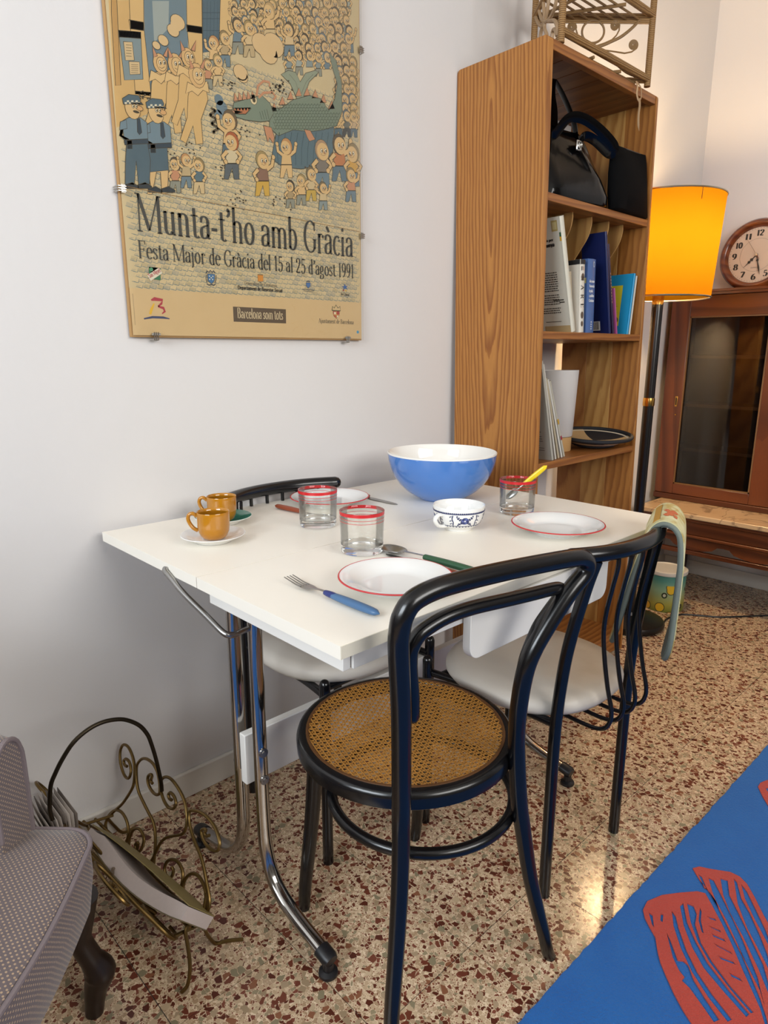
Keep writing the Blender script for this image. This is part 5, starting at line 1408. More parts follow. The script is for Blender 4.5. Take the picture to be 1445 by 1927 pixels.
obj('side_panel', W(vt, MB().box(X1 - .02, X1, YF + .021, YB - .01, Z0, Z1)), MAH, vt, bevel=.002)
obj('back_panel', W(vt, MB().box(X0, X1, YB - .0095, YB, Z0, Z1)), M('dark_cabinet_back', '3A1F10', .6), vt)
obj('top_board', W(vt, MB().box(X0 - .004, X1 + .004, YF + .004, YB, Z1 - .018, Z1)), MAHH, vt, bevel=.002)
cor = [(YF - .022, Z1 + .022), (YF - .020, Z1 + .012), (YF - .010, Z1 + .010), (YF - .008, Z1), (YF + .005, Z1), (YF + .005, Z1 + .0225)]
obj('cornice', W(vt, MB().prism(cor, lambda a, b, t: (t, a, b), X0 - .02, X1 + .02)), MAHH, vt, smooth=25)
obj('cornice_board', W(vt, MB().box(X0 - .02, X1 + .02, YF + .0052, YB, Z1 + .001, Z1 + .0225)), MAHH, vt, bevel=.002)
obj('bottom_board', W(vt, MB().box(X0 - .003, X1 + .003, YF - .004, YB, Z0, Z0 + .026)), MAHH, vt, bevel=.003)
for z in (.665, .875, 1.10):
    obj('shelf', W(vt, MB().box(X0 + .021, X1 - .021, YF + .05, YB - .01, z, z + .014)), M('shelf_edge_wood', '6A4A30', .45), vt)
PANE = glass_pane('cabinet_glass', (.62, .60, .57, 1), 1.6)
xm = (X0 + X1) / 2
for (a, b_) in ((X0, xm - .001), (xm + .001, X1)):
    zt, zb = Z1 - .002, Z0 + .028
    g0, g1, gz0, gz1 = a + .088, b_ - .070 if a == X0 else b_ - .088, .508, 1.286
    if a == X0: g1 = .462
    d = obj('door', W(vt, MB().box(a, g0, YF, YF + .02, zb, zt)), MAH, vt, bevel=.002)
    obj('door_stile', W(vt, MB().box(g1, b_, YF, YF + .02, zb, zt)), MAH, d, bevel=.002)
    obj('door_rail', W(vt, MB().box(g0, g1, YF, YF + .02, gz1, zt)), MAHH, d, bevel=.002)
    obj('door_rail', W(vt, MB().box(g0, g1, YF, YF + .02, zb, gz0)), MAHH, d, bevel=.002)
    for (q0, q1, r0, r1) in ((g0, g0 + .006, gz0, gz1), (g1 - .006, g1, gz0, gz1), (g0, g1, gz0, gz0 + .006), (g0, g1, gz1 - .006, gz1)):
        obj('glazing_bead', W(vt, MB().box(q0, q1, YF + .001, YF + .008, r0, r1)), M('worn_bead', '6A4A28', .5), d)
    obj('glass_pane', W(vt, MB().box(g0, g1, YF + .010, YF + .0125, gz0, gz1)), PANE, d, smooth=0)
    if a == X0:
        obj('lock_plate', W(vt, MB().box(.088, .100, YF - .0015, YF + .001, .876, .925)), BRASS, d, bevel=.001)
        obj('keyhole', W(vt, MB().box(.0915, .0965, YF - .0022, YF - .001, .884, .917)), M('keyhole_dark', '1A0E06', .7), d)
        obj('door_pin', W(vt, MB().lathe([(0, 0), (.0035, 0), (.0035, .004), (0, .005)], 12).xf(Matrix.Translation((.097, YF + .001, .838)) @ Matrix.Rotation(radians(90), 4, 'X'))), BRASS, d)
# framed card at the right edge of the frame, standing on the marble
cd = thing('photo_card', 'small white card with dark line standing on the marble at the right', 'card', (.630, 2.60, .4305), (radians(-8), 0, radians(-12)))
obj('card', MB().box(-.035, .055, 0, .004, 0, .072), M('white_card', 'DDD8D2', .5), cd, bevel=.0006)
ink_obj('printed_lines', lambda mb: [rectp(mb, [(-.028, -.0006, .012 + k * .02), (.048, -.0006, .012 + k * .02), (.048, -.0006, .016 + k * .02), (-.028, -.0006, .016 + k * .02)], '6A5A52') for k in range(3)], cd)

# ------------------------------------------------------------------ round wall clock leaning on the cabinet
ck = thing('clock', 'round wooden clock with black numerals leaning on the wall above the cabinet', 'clock', (.297, 2.892, 1.401), (radians(-7), 0, 0))
RC = .158
def cf(a, r_, y): return (r_ * sin(radians(a)), y, RC + r_ * cos(radians(a)))
prof = [(.121, .010), (.124, -.004), (.130, -.012), (.138, -.016), (.146, -.014), (.152, -.006), (.158, .004), (.158, .024), (.121, .024), (.121, .010)]
obj('rim', MB().grid([[cf(360 * k / 72, r_, y) for k in range(72)] for r_, y in prof], True), wood('clock_wood', '8E4A20', '5A2A10', '75391A', ring=8, loc=(.2, .1, .1), rot=(0, radians(80), 0), dist=4, rough=.25, stretch=(1, 1, .25), coat=.4), ck, smooth=60)
obj('dial', MB().grid([[cf(360 * k / 72, r_, .010) for k in range(72)] for r_ in (.0005, .06, .1215)], True), M('dial_paper', 'D9C4AE', .5), ck)
def dial(mb):
    for h in (5, 6, 7, 8, 9, 10, 11, 12, 1, 2, 3, 4):
        s_ = str(h); w = .020 * (1 if len(s_) == 1 else 1.55)
        x, y, z = cf(h * 30, .096, 0)
        write(mb, s_, (x - w / 2, z - .0125), (x + w / 2, z - .0125), .025, '2A2623', lambda a, b: (a, .0094, b), .20, .055)
    n = 60
    mb.add([p for k in range(n) for p in (cf(6 * k, .0715, .0095), cf(6 * k, .0722, .0095))], [(2 * k, 2 * k + 1, (2 * k + 3) % (2 * n), (2 * k + 2) % (2 * n)) for k in range(n)], col=lin('5A5048'))
    for k in range(60): rectp(mb, [cf(6 * k - .35, .1145, .0095), cf(6 * k + .35, .1145, .0095), cf(6 * k + .35, .118, .0095), cf(6 * k - .35, .118, .0095)], '6A6058')
    for k, ch in enumerate('QUARTZ'):
        x = -.017 + k * .0058
        for (a, b_, c_, d_) in ((0, 0, .0008, .005), (.0030, 0, .0038, .005), (0, .0045, .0038, .005) if ch in 'QARTZ' else (0, 0, .0038, .0006), (0, .0022, .0038, .0028) if ch in 'AR' else (0, 0, .0038, .0006)):
            rectp(mb, [(x + a, .0095, RC - .058 + b_), (x + c_, .0095, RC - .058 + b_), (x + c_, .0095, RC - .058 + d_), (x + a, .0095, RC - .058 + d_)], '6E6258')
ink_obj('numerals', dial, ck)
HANDS = M('clock_hand', '201C1A', .4)
def hand(ang, pts, y):
    a = radians(ang)
    return MB().prism([(x * cos(a) + z * sin(a), -x * sin(a) + z * cos(a) + RC) for x, z in pts], lambda p, q, t: (p, t, q), y, y + .0012)
obj('hour_hand', hand(222, [(-.0022, -.006), (.0022, -.006), (.002, .02), (.008, .028), (.002, .034), (.007, .042), (.0015, .048), (0, .072), (-.0015, .048), (-.007, .042), (-.002, .034), (-.008, .028), (-.002, .02)], .0068), HANDS, ck, smooth=0)
obj('minute_hand', hand(164, [(-.0018, -.008), (.0018, -.008), (.0016, .02), (.006, .026), (.0016, .032), (.0035, .06), (0, .093), (-.0035, .06), (-.0016, .032), (-.006, .026), (-.0016, .02)], .0048), HANDS, ck, smooth=0)
obj('second_hand', hand(325, [(-.0007, -.024), (.0007, -.024), (.0004, .088), (-.0004, .088)], .0028), M('second_hand_brown', '7A5A40', .4), ck, smooth=0)
obj('alarm_hand', hand(150, [(-.003, 0), (.003, 0), (0, .024)], .0075), M('red_hand', 'A04038', .5), ck, smooth=0)
obj('hub', MB().lathe([(0, 0), (.006, 0), (.006, .005), (0, .006)], 16).xf(Matrix.Translation((0, .0062, RC)) @ Matrix.Rotation(radians(90), 4, 'X')), M('hub_metal', 'B8AFA4', .3, 1.0), ck)

# ------------------------------------------------------------------ painted tin and lamp cable on the floor
tn = thing('painted_tin', 'round lidded tin painted with yellow shapes on the floor under the console', 'tin', (.262, 2.385, 0))
def tin_mat():
    m, nt, b = nt_new('painted_tin')
    v = coords(nt)
    vo = node(nt, 'ShaderNodeTexVoronoi'); vo.inputs['Scale'].default_value = 17; nt.links.new(v, vo.inputs['Vector'])
    sep = node(nt, 'ShaderNodeSeparateColor'); nt.links.new(vo.outputs['Color'], sep.inputs[0])
    z = node(nt, 'ShaderNodeSeparateXYZ'); nt.links.new(v, z.inputs[0])
    ground = ramp(nt, mathn(nt, 'MULTIPLY', z.outputs[2], 5.5), [(0, '6E7A2E'), (.2, 'A8A24A'), (.55, '8FAE8C'), (.8, '4F8A80'), (1, '3F7A72')])
    blob = mathn(nt, 'LESS_THAN', vo.outputs['Distance'], .36)
    low = mathn(nt, 'LESS_THAN', z.outputs[2], .125)
    ink = mathn(nt, 'MULTIPLY', mathn(nt, 'GREATER_THAN', vo.outputs['Distance'], .36), mathn(nt, 'LESS_THAN', vo.outputs['Distance'], .41))
    c = mixc(nt, mathn(nt, 'MULTIPLY', blob, low), ground, ramp(nt, sep.outputs[0], [(0, 'E0B62C'), (.45, 'E8CB5A'), (.7, 'C9C4A8'), (.85, 'D9A42A')], 'CONSTANT'))
    nt.links.new(mixc(nt, mathn(nt, 'MULTIPLY', ink, low), c, '2E3A2A'), b.inputs['Base Color'])
    b.inputs['Roughness'].default_value = .35
    return m
obj('body', MB().lathe([(0, 0), (.082, 0), (.0845, .004), (.0845, .168), (0, .169)], 48), tin_mat(), tn, smooth=45)
obj('lid', MB().lathe([(0, .172), (.084, .169), (.0895, .169), (.0905, .175), (.0895, .184), (.08, .1865), (.076, .183), (0, .182)], 48), M('tin_lid', 'C9C4BA', .4), tn, smooth=40)
cb = thing('lamp_cable', 'black electric cable lying across the floor below the console', 'cable', (.4, 2.36, 0))
cpath = smooth_path([(.36, 2.165, .0045), (.345, 2.25, .004), (.365, 2.335, .004), (.43, 2.385, .004), (.50, 2.435, .004), (.60, 2.56, .004), (.70, 2.68, .004), (.85, 2.80, .004), (1.1, 2.86, .004)], 6)
obj('cord', W(cb, MB().tube(cpath, .0038, 8)), BLACKP, cb)

# ------------------------------------------------------------------ rug
rg = thing('rug', 'thick blue rug with red feather motif on the floor at right', 'rug', (.965, .7, 0))
def pile(name, a, b_):
    m, nt, b = nt_new(name)
    v = coords(nt)
    n = noise(nt, v, 520, 2, .7); n2 = noise(nt, v, 12, 4)
    c = mixc(nt, n2, a, b_)
    nt.links.new(mixc(nt, mathn(nt, 'MULTIPLY', n, .5), c, tuple(x * .55 for x in lin(a)[:3]) + (1,)), b.inputs['Base Color'])
    b.inputs['Roughness'].default_value = .95; b.inputs['Specular IOR Level'].default_value = .1; b.inputs['Sheen Weight'].default_value = .15
    bump(nt, b, mathn(nt, 'ADD', n, mathn(nt, 'MULTIPLY', noise(nt, v, 160, 2), .8)), .8, .0035)
    return m
RB = pile('blue_pile', '2470C0', '1C5FB0'); RR = pile('red_pile', 'C94E40', 'B84338')
rn = random.Random(4)
left = [(.966 + .012 * (1.0 if False else 0) + .009 * ((-1.0 + 3.6 * k / 180) / 1.5 if k else 0) + rn.uniform(-.0018, .0018), -.95 + 3.35 * k / 180) for k in range(181)]
left = [(.963 + .0085 * y_ + rn.uniform(-.0018, .0018), y_) for _, y_ in left]
outl = left[::-1] + [(2.75, -.95), (2.75, 2.4)]
obj('pile', W(rg, MB().prism(outl, lambda a, b_, t: (a, b_, t), .0005, .0125)), RB, rg, smooth=0, bevel=.003)
from mathutils.geometry import tessellate_polygon as tess
def motif(key, holes, z):
    loops = [[Vector((x, y, 0)) for x, y in T['rug_' + key]]] + [[Vector((x, y, 0)) for x, y in T['rug_' + h]] for h in holes]
    tri = tess(loops)
    flat = [p for l in loops for p in l]; n = len(flat)
    mb = MB()
    vs = [(p.x, p.y, z) for p in flat] + [(p.x, p.y, .0118) for p in flat]
    fs = [tuple(t) for t in tri]
    st = 0
    for l in loops:
        m = len(l)
        for i in range(m): fs.append((st + i, st + (i + 1) % m, n + st + (i + 1) % m, n + st + i))
        st += m
    mb.add(vs, fs)
    return mb
obj('red_motif', W(rg, motif('A', ['A' + c for c in '123456789abcd'], .0152)), RR, rg, smooth=0, fix=False)
obj('red_motif', W(rg, motif('B', ['B' + c for c in '12345'], .0148)), RR, rg, smooth=0, fix=False)
obj('red_motif', W(rg, motif('C', ['C1'], .0148)), RR, rg, smooth=0, fix=False)

# ------------------------------------------------------------------ armchair at the left
def fabric():
    m, nt, b = nt_new('dotted_taupe_fabric')
    v = coords(nt)
    def rot45(vec):
        x = node(nt, 'ShaderNodeSeparateXYZ'); nt.links.new(vec, x.inputs[0])
        return mathn(nt, 'MULTIPLY', mathn(nt, 'ADD', x.outputs[0], x.outputs[1]), .7071), mathn(nt, 'MULTIPLY', mathn(nt, 'SUBTRACT', x.outputs[0], x.outputs[1]), .7071), x.outputs[2]
    f_, s_, z_ = rot45(v)
    nf, ns, nz = [mathn(nt, 'ABSOLUTE', q) for q in rot45(node(nt, 'ShaderNodeNewGeometry').outputs['True Normal'])]
    top = mathn(nt, 'GREATER_THAN', nz, .6); isf = mathn(nt, 'GREATER_THAN', nf, ns)
    def pick(c, a_, b_): 
        m_ = node(nt, 'ShaderNodeMix', data_type='FLOAT'); nt.links.new(c, m_.inputs[0]); nt.links.new(b_, m_.inputs[2]); nt.links.new(a_, m_.inputs[3]); return m_.outputs[0]
    uu = pick(top, f_, mathn(nt, 'ADD', s_, f_)); vv_ = pick(top, s_, z_)
    cx_ = node(nt, 'ShaderNodeCombineXYZ'); nt.links.new(mathn(nt, 'ADD', uu, vv_), cx_.inputs[0]); nt.links.new(mathn(nt, 'SUBTRACT', uu, vv_), cx_.inputs[1])
    vo = node(nt, 'ShaderNodeTexVoronoi', voronoi_dimensions='2D'); vo.inputs['Scale'].default_value = 118; vo.inputs['Randomness'].default_value = .06
    nt.links.new(cx_.outputs[0], vo.inputs['Vector'])
    dot = mathn(nt, 'LESS_THAN', vo.outputs['Distance'], .24)
    n = noise(nt, v, 300, 2)
    base = mixc(nt, n, '75696A', '5F5557')
    nt.links.new(mixc(nt, mathn(nt, 'MULTIPLY', dot, .8), base, 'BFA487'), b.inputs['Base Color'])
    b.inputs['Roughness'].default_value = .85; b.inputs['Sheen Weight'].default_value = .25
    bump(nt, b, mathn(nt, 'ADD', n, dot), .3, .001)
    return m
FAB = fabric(); PIPE = M('taupe_piping', '7E7274', .8, bmp=.4, bscale=400)
DKW = M('dark_leg_wood', '1F1410', .35, var=.3)
ac = thing('armchair', 'small taupe dotted-fabric armchair with dark cabriole leg at bottom left', 'armchair', (.35, -.5, 0))
def fs(f, s, z): return (.7071 * (f + s), .7071 * (f - s), z)
oc = []
for k in range(7): t = radians(180 + -90 * k / 6); oc.append((.173 - .052 + .052 * sin(radians(90 * k / 6)), .463 + .052 - .052 * cos(radians(90 * k / 6))))
front_edge = [(.173 + .018 * sin(pi * k / 10), .515 + .40 * k / 10) for k in range(1, 10)]
oc2 = [(.121 + .052 * cos(radians(90 * k / 6)), .915 + .052 * sin(radians(90 * k / 6))) for k in range(7)]
outline = oc + front_edge + oc2 + [(-.32, .967), (-.32, .463)]
def ring_at(inset, z, dz=0.0):
    cf_, cs_ = -.07, .715
    out = []
    for f, s in outline:
        l = math.hypot(f - cf_, s - cs_); k = (l - inset) / l
        out.append(fs(cf_ + (f - cf_) * k, cs_ + (s - cs_) * k, z))
    return out
rows = [ring_at(.06, .205), ring_at(.03, .213), ring_at(.010, .24), ring_at(.0, .30), ring_at(0, .352), ring_at(.006, .361), ring_at(.04, .370), ring_at(.10, .380), ring_at(.2, .386)]
mb = MB().grid(rows, True); nn = len(outline)
mb.f.append(tuple((len(rows) - 1) * nn + k for k in range(nn))); mb.m.append(0); mb.c.append(None)
mb.f.append(tuple(range(nn))); mb.m.append(0); mb.c.append(None)
so_ = obj('seat', W(ac, mb), FAB, ac, smooth=70)
obj('piping', W(ac, MB().tube(ring_at(-.0005, .3575), .0042, 8, closed=True)), PIPE, so_)
# wrap-around back: wings along both sides and the rear
wing = []
path = [(.062, .468), (.0, .466), (-.15, .463), (-.30, .475), (-.34, .53), (-.35, .715), (-.34, .90), (-.30, .955), (-.15, .967), (.0, .964), (.062, .962)]
inner = [(.062, .548), (.0, .55), (-.13, .552), (-.235, .56), (-.262, .60), (-.27, .715), (-.262, .83), (-.235, .87), (-.13, .878), (.0, .88), (.062, .882)]
hts = [.548, .575, .67, .82, .92, .94, .92, .82, .67, .575, .548]
PS = smooth_path([(a, b_, 0) for a, b_ in path], 5); IS = smooth_path([(a, b_, 0) for a, b_ in inner], 5); HS = smooth_path([(h, 0, 0) for h in hts], 5)
rows = []
for o_, i_, h_ in zip(PS, IS, HS):
    h = h_.x; row = []
    r_ = .04
    mid = (o_ + i_) / 2
    prof = [(o_, .20), (o_, .36), (o_, h - .06), (o_.lerp(mid, .12), h - .03), (o_.lerp(mid, .4), h - .01), (mid, h), (i_.lerp(mid, .4), h - .01), (i_.lerp(mid, .12), h - .03), (i_, h - .06), (i_, .40), (i_, .33)]
    rows.append([fs(p.x, p.y, z) for p, z in prof])
mb = MB().grid(rows)
nn = len(rows[0])
mb.f.append(tuple(range(nn))); mb.m.append(0); mb.c.append(None)
mb.f.append(tuple((len(rows) - 1) * nn + k for k in range(nn))); mb.m.append(0); mb.c.append(None)
bk = obj('backrest', W(ac, mb), FAB, ac, smooth=70)
for rr_ in (rows[0], rows[-1]):
    obj('piping', W(ac, MB().tube(smooth_path(rr_[1:-1], 3), .0042, 8)), PIPE, bk)
for (f, s, rear) in ((.135, .481, 0), (.135, .95, 0), (-.28, .52, 1), (-.28, .91, 1)):
    if not rear:
        pts = [(f, s, 0), (f + .002, s - .001, .02), (f + .006, s - .004, .05), (f + .014, s - .008, .082), (f + .004, s - .002, .115), (f - .006, s + .006, .16), (f - .004, s + .006, .20), (f + .002, s + .008, .25)]
        rr_ = [.0155, .0165, .020, .0265, .019, .0185, .024, .03]
    else:
        pts = [(f - .02, s, 0), (f, s, .22)]; rr_ = [.014, .022]
    obj('leg', W(ac, MB().tube([fs(*p) for p in (smooth_path(pts, 4) if not rear else pts)], (sum([[rr_[i] + (rr_[i + 1] - rr_[i]) * k / 4 for k in range(4)] for i in range(7)], []) + [rr_[-1]]) if not rear else rr_, 14)), DKW, ac, smooth=60)

# ------------------------------------------------------------------ brass magazine rack
GB = M('aged_brass_wire', '7A6238', .35, .9, var=.35, vscale=25)
rk = thing('magazine_rack', 'brass wire magazine rack with scrolls between armchair and table leg', 'magazine rack', (.28, -.06, 0))
SL, Y0 = .35, -.046
def pa(x, z): return (x, Y0 + SL * (z - .1), z)
def pb(x, z): return (x, -.112 - .62 * (z - .1), z)
for key in ('s1', 's2', 's3', 's4', 'l1', 'l2', 'l3', 'l4'):
    pts = T['rk_' + key]
    nm = 'scroll'
    obj(nm, W(rk, MB().tube(smooth_path([pa(x, max(z, .035)) for x, z in pts], 3), .0034, 8)), GB, rk)
    obj(nm, W(rk, MB().tube(smooth_path([pb(x + .01, max(z, .035)) for x, z in pts], 3), .0034, 8)), GB, rk)
obj('leg', W(rk, MB().tube(smooth_path([pa(.466, .135), pa(.474, .10), (.470, -.044, .06), (.462, -.030, .022), (.461, -.018, .0035), (.470, .000, .0035), (.489, .025, .0035)], 5), .0036, 8)), GB, rk)
obj('leg', W(rk, MB().tube(smooth_path([(.478, -.075, .105), (.482, -.088, .098), (.495, -.092, .075), (.510, -.098, .045), (.514, -.107, .016), (.509, -.117, .0035)], 5), .0036, 8)), GB, rk)
obj('leg', W(rk, MB().tube(smooth_path([pa(.035, .07), (.03, -.04, .035), (.028, -.02, .0035), (.03, .01, .0035)], 5), .0036, 8)), GB, rk)
obj('leg', W(rk, MB().tube(smooth_path([(.04, -.12, .095), (.035, -.14, .05), (.035, -.165, .0035)], 5), .0036, 8)), GB, rk)
for y, z in ((-.052, .086), (-.078, .094), (-.112, .098)):
    obj('base_rail', W(rk, MB().tube(smooth_path([(.035, y - .03, z - .008), (.25, y - .012, z - .012), (.478, y, z)], 6), .0036, 8)), GB, rk)
for x in (.06, .27, .476):
    obj('cross_rail', W(rk, MB().tube([(x, -.05, .085), (x, -.115, .096)], .0034, 8)), GB, rk)
hp = smooth_path([(.24, y, z) for y, z in T['rk_h']], 4)
obj('handle', W(rk, MB().tube(hp, .0042, 10)), M('dark_brass_wire', '3A3226', .35, .9), rk)
# thick book lying in the rack
La = Vector((.29, .04, -.004)).normalized(); Wd = (Vector((-.16, .61, -.76)) - La * La.dot(Vector((-.16, .61, -.76)))).normalized(); Nn = La.cross(Wd).normalized()
if Nn.z < 0: Nn = -Nn
E1 = Vector((.502, -.087, .168))
mbk = thing('book', 'thick paperback with olive cover lying half open in the brass rack', 'book', tuple(E1))
def bkp(l, w, n): return tuple(La * l + Wd * w + Nn * n)
LB, WB = .33, .085
def wav(t): return -.016 * sin(pi * min(1, max(0, t))) ** 1.2
cov = []; pg = []; bc_ = []
for k in range(15):
    t = k / 14; l = -LB * t
    top = 0.004 * sin(pi * t); 
    cov.append([bkp(l, 0, top), bkp(l, WB, top - .001), bkp(l, WB, top - .0025), bkp(l, 0, top - .0015)])
    gap = -.003 - .016 * sin(pi * min(1, t * 1.15)) ** 1.3 if t < .87 else -.003 - .004
    low = -.026 - .018 * sin(pi * min(1, t * 1.1)) ** .8 if t < .9 else -.032
    pg.append([bkp(l, .002, gap), bkp(l, WB - .002, gap), bkp(l, WB - .002, low), bkp(l, .002, low)])
    bc_.append([bkp(l, 0, low - .0002), bkp(l, WB, low - .0002), bkp(l, WB, low - .002), bkp(l, 0, low - .002)])
def closed(rows):
    m = MB().grid(rows, True); n = len(rows)
    m.f += [tuple(range(4)), tuple((n - 1) * 4 + k for k in range(4))]; m.m += [0, 0]; m.c += [None, None]
    return m
obj('cover', closed(cov), M('olive_cover', '8A7A4A', .5, var=.3, vscale=18), mbk)
obj('cover', closed(bc_), M('olive_back_cover', '6A5E44', .5), mbk)
obj('pages', closed(pg), M('grey_white_pages', 'BDB0AA', .8, var=.08, vscale=120), mbk)
# splayed pages of a second magazine behind the armchair
sm = thing('magazine', 'splayed magazine standing in the rack, its page edges showing behind the armchair', 'magazine', (.2, -.2, .13))
for k in range(12):
    a = radians(-40 + 5.2 * k)
    mbp = MB()
    rows = []
    for i in range(6):
        q = i / 5; bend = .02 * q * q * (1 - k / 6)
        rows.append([(x, .15 * q * sin(a) * .8 + bend, .142 * q * cos(a)) for x in (-.06, .05)])
    mbp.grid(rows)
    o = obj('page', mbp, M('magazine_page_%d' % (k % 3), ('B9AFA6', 'A39A92', '6E645C')[k % 3], .7), sm, fix=False)
    sd = o.modifiers.new('thick', 'SOLIDIFY'); sd.thickness = .0012

# ------------------------------------------------------------------ tableware
ZT = .7502
PORC = M('white_porcelain', 'E6E6E4', .08, spec=.55, coat=.3, var=.015)
REDL = M('red_rim_enamel', 'C02F33', .25)
def plate(name, label, x, y, R):
    t = thing(name, label, 'plate', (x, y, ZT), group='red-rimmed plates')
    s = R / .099
    body = [(0, .0035), (.045, .0035), (.047, 0), (.051, 0), (.053, .0035), (.060, .0060), (.072, .0115), (.086, .0165), (.0975, .0205), (.0990, .0215), (.0985, .0228), (.0965, .0228), (.085, .0192), (.072, .0142), (.062, .0095), (.055, .0074), (.048, .0066), (0, .0062)]
    obj('dish', MB().lathe([(r * s, z) for r, z in body], 72), PORC, t, smooth=50)
    obj('rim_line', MB().lathe([(.0966 * s, .02295), (.0986 * s, .02305), (.0995 * s, .0217), (.0990 * s, .0209), (.0985 * s, .0215)], 72), REDL, t, smooth=60)
    return t
pf = plate('plate', 'red-rimmed white plate nearest the camera, in front of the bentwood chair', .7186, .2145, .0956)
pr_ = dup(pf, (.7115, .7142, ZT), (0, 0, 0), 'red-rimmed white plate at the right end of the table', scale=(1.035, 1.035, 1))
pb_ = dup(pf, (.1588, .5306, ZT), (0, 0, 0), 'red-rimmed white plate on the wall side of the table behind a tumbler', scale=(1.05, 1.05, 1))

GLS = glass_solid('tumbler_glass'); GPANE = glass_pane('tumbler_wall_glass', (.985, .99, .985, 1), .7); REDG = M('red_glass_enamel', 'C4252B', .2)
def tumbler(label, x, y):
    t = thing('tumbler', label, 'glass', (x, y, ZT), group='red-banded tumblers')
    wall_ = [(.0412 + .0023 * (z - .004) / .079, z) for z in (.0165, .03, .045, .06, .075, .083)]
    obj('glass_body', MB().lathe(wall_ + [(.0432, .0839), (.0424, .0839)] + [(r - .0018, z) for r, z in wall_[::-1]] , 64), GPANE, t, smooth=60, fix=False)
    obj('glass_base', MB().lathe([(0, .0015), (.030, .0012), (.0365, 0), (.0395, .0008), (.0412, .004), (.0415, .0165), (.0396, .0168), (.036, .0150), (.030, .0138), (0, .0132)], 64), GLS, t, smooth=60)
    def band(z0, z1, nm):
        r0, r1 = .0412 + .0023 * (z0 - .004) / .079 + .00025, .0412 + .0023 * (z1 - .004) / .079 + .00025
        obj(nm, MB().lathe([(r0, z0), (r1, z1), (r1 + .0002, z1), (r0 + .0002, z0), (r0, z0)], 64), REDG, t, smooth=60)
    band(.0765, .0830, 'red_band'); band(.0700, .0709, 'thin_line'); band(.0636, .0645, 'thin_line')
    return t
g1 = tumbler('red-banded tumbler between the plate on the wall side and the ochre cups', .306, .377)
g2 = dup(g1, (.5245, .314, ZT), (0, 0, .4), 'empty red-banded tumbler behind the nearest plate, closest of the three')
g3 = dup(g1, (.541, .804, ZT), (0, 0, 1.1), 'red-banded tumbler holding a yellow-handled spoon beside the blue bowl')

bl = thing('mixing_bowl', 'large deep blue bowl with white inside on the far side of table', 'bowl', (.303, .796, ZT))
out = [(.0, .002), (.046, .002), (.048, 0), (.058, 0), (.0605, .003), (.074, .0095), (.094, .023), (.1125, .041), (.126, .061), (.1355, .083), (.1412, .104), (.1436, .1215)]
BLUEG = M('blue_glaze', '4A7CC4', .10, spec=.5, coat=.5, var=.12, vscale=14)
obj('body', MB().lathe(out, 96), BLUEG, bl, smooth=60)
obj('lining', MB().lathe([(.1437, .1212), (.1442, .1235), (.1436, .1252), (.1422, .1255), (.1405, .1235), (.1375, .103), (.131, .083), (.121, .063), (.107, .044), (.088, .0275), (.065, .0165), (.03, .012), (0, .0115)], 96), M('white_glaze', 'E9E6E0', .08, coat=.4, var=.015), bl, smooth=60)

# small breakfast cup with blue transfer print
cu = thing('teacup', 'white cup with blue floral print in front of the blue bowl', 'cup', (.5425, .584, ZT), (0, 0, 0))
def cup_r(z):
    P_ = [(0, .029), (.005, .0310), (.010, .0400), (.018, .0480), (.028, .0530), (.04, .0555), (.048, .0567), (.055, .0574)]
    for (z0, r0), (z1, r1) in zip(P_, P_[1:]):
        if z <= z1: return r0 + (r1 - r0) * (z - z0) / (z1 - z0)
    return .0572
obj('body', MB().lathe([(0, .002), (.025, .002), (.026, 0), (.029, 0)] + [(cup_r(z), z) for z in (.004, .008, .012, .016, .02, .025, .03, .035, .04, .044, .048, .052, .0545)] + [(.0568, .0556), (.0554, .055), (.0542, .046), (.0515, .030), (.044, .016), (.03, .009), (0, .008)], 72), PORC, cu, smooth=60)
ha = radians(-70)
hp = [(cup_r(.040) * .98, 0, .040), (.066, 0, .0405), (.0745, 0, .034), (.071, 0, .024), (.060, 0, .016), (cup_r(.013) * .98, 0, .013)]
obj('handle', MB().tube(smooth_path(hp, 5), .0042, 10, oval=(1, 1.3)).xf(Matrix.Rotation(radians(-92), 4, 'Z')), PORC, cu)
ink = MB()
CI = '2E3560'
def cp(a, z, e=.0004): r = cup_r(z) + e; return (r * cos(a), r * sin(a), z)
def cst(pts, w, col=CI):
    w *= 1.7
    n = len(pts); L_, R_ = [], []
    for i in range(n):
        a = pts[max(i - 1, 0)]; b = pts[min(i + 1, n - 1)]
        dx, dy = (b[0] - a[0]) * .05, b[1] - a[1]; l = math.hypot(dx, dy) or 1
        L_.append(cp(pts[i][0] - dy / l * w / .1, pts[i][1] + dx / l * w / 2)); R_.append(cp(pts[i][0] + dy / l * w / .1, pts[i][1] - dx / l * w / 2))
    for i in range(n - 1): ink.add([L_[i], L_[i + 1], R_[i + 1], R_[i]], [(0, 1, 2, 3)], col=lin(col))
def cblob(a, z, ra, rz, col=CI, e=.0005):
    ra *= 1.3; rz *= 1.3
    ink.add([cp(a + ra / .05 * cos(2 * pi * k / 10), z + rz * sin(2 * pi * k / 10), e) for k in range(10)], [tuple(range(10))], col=lin(col))
for k in range(84):
    a = 2 * pi * k / 84
    cblob(a, .0460, .0013, .0013); 
    if k % 2: cblob(a, .0148, .0012, .0009)
cst([(2 * pi * k / 72, .0442) for k in range(73)], .0008); cst([(2 * pi * k / 72, .0166) for k in range(73)], .0007)
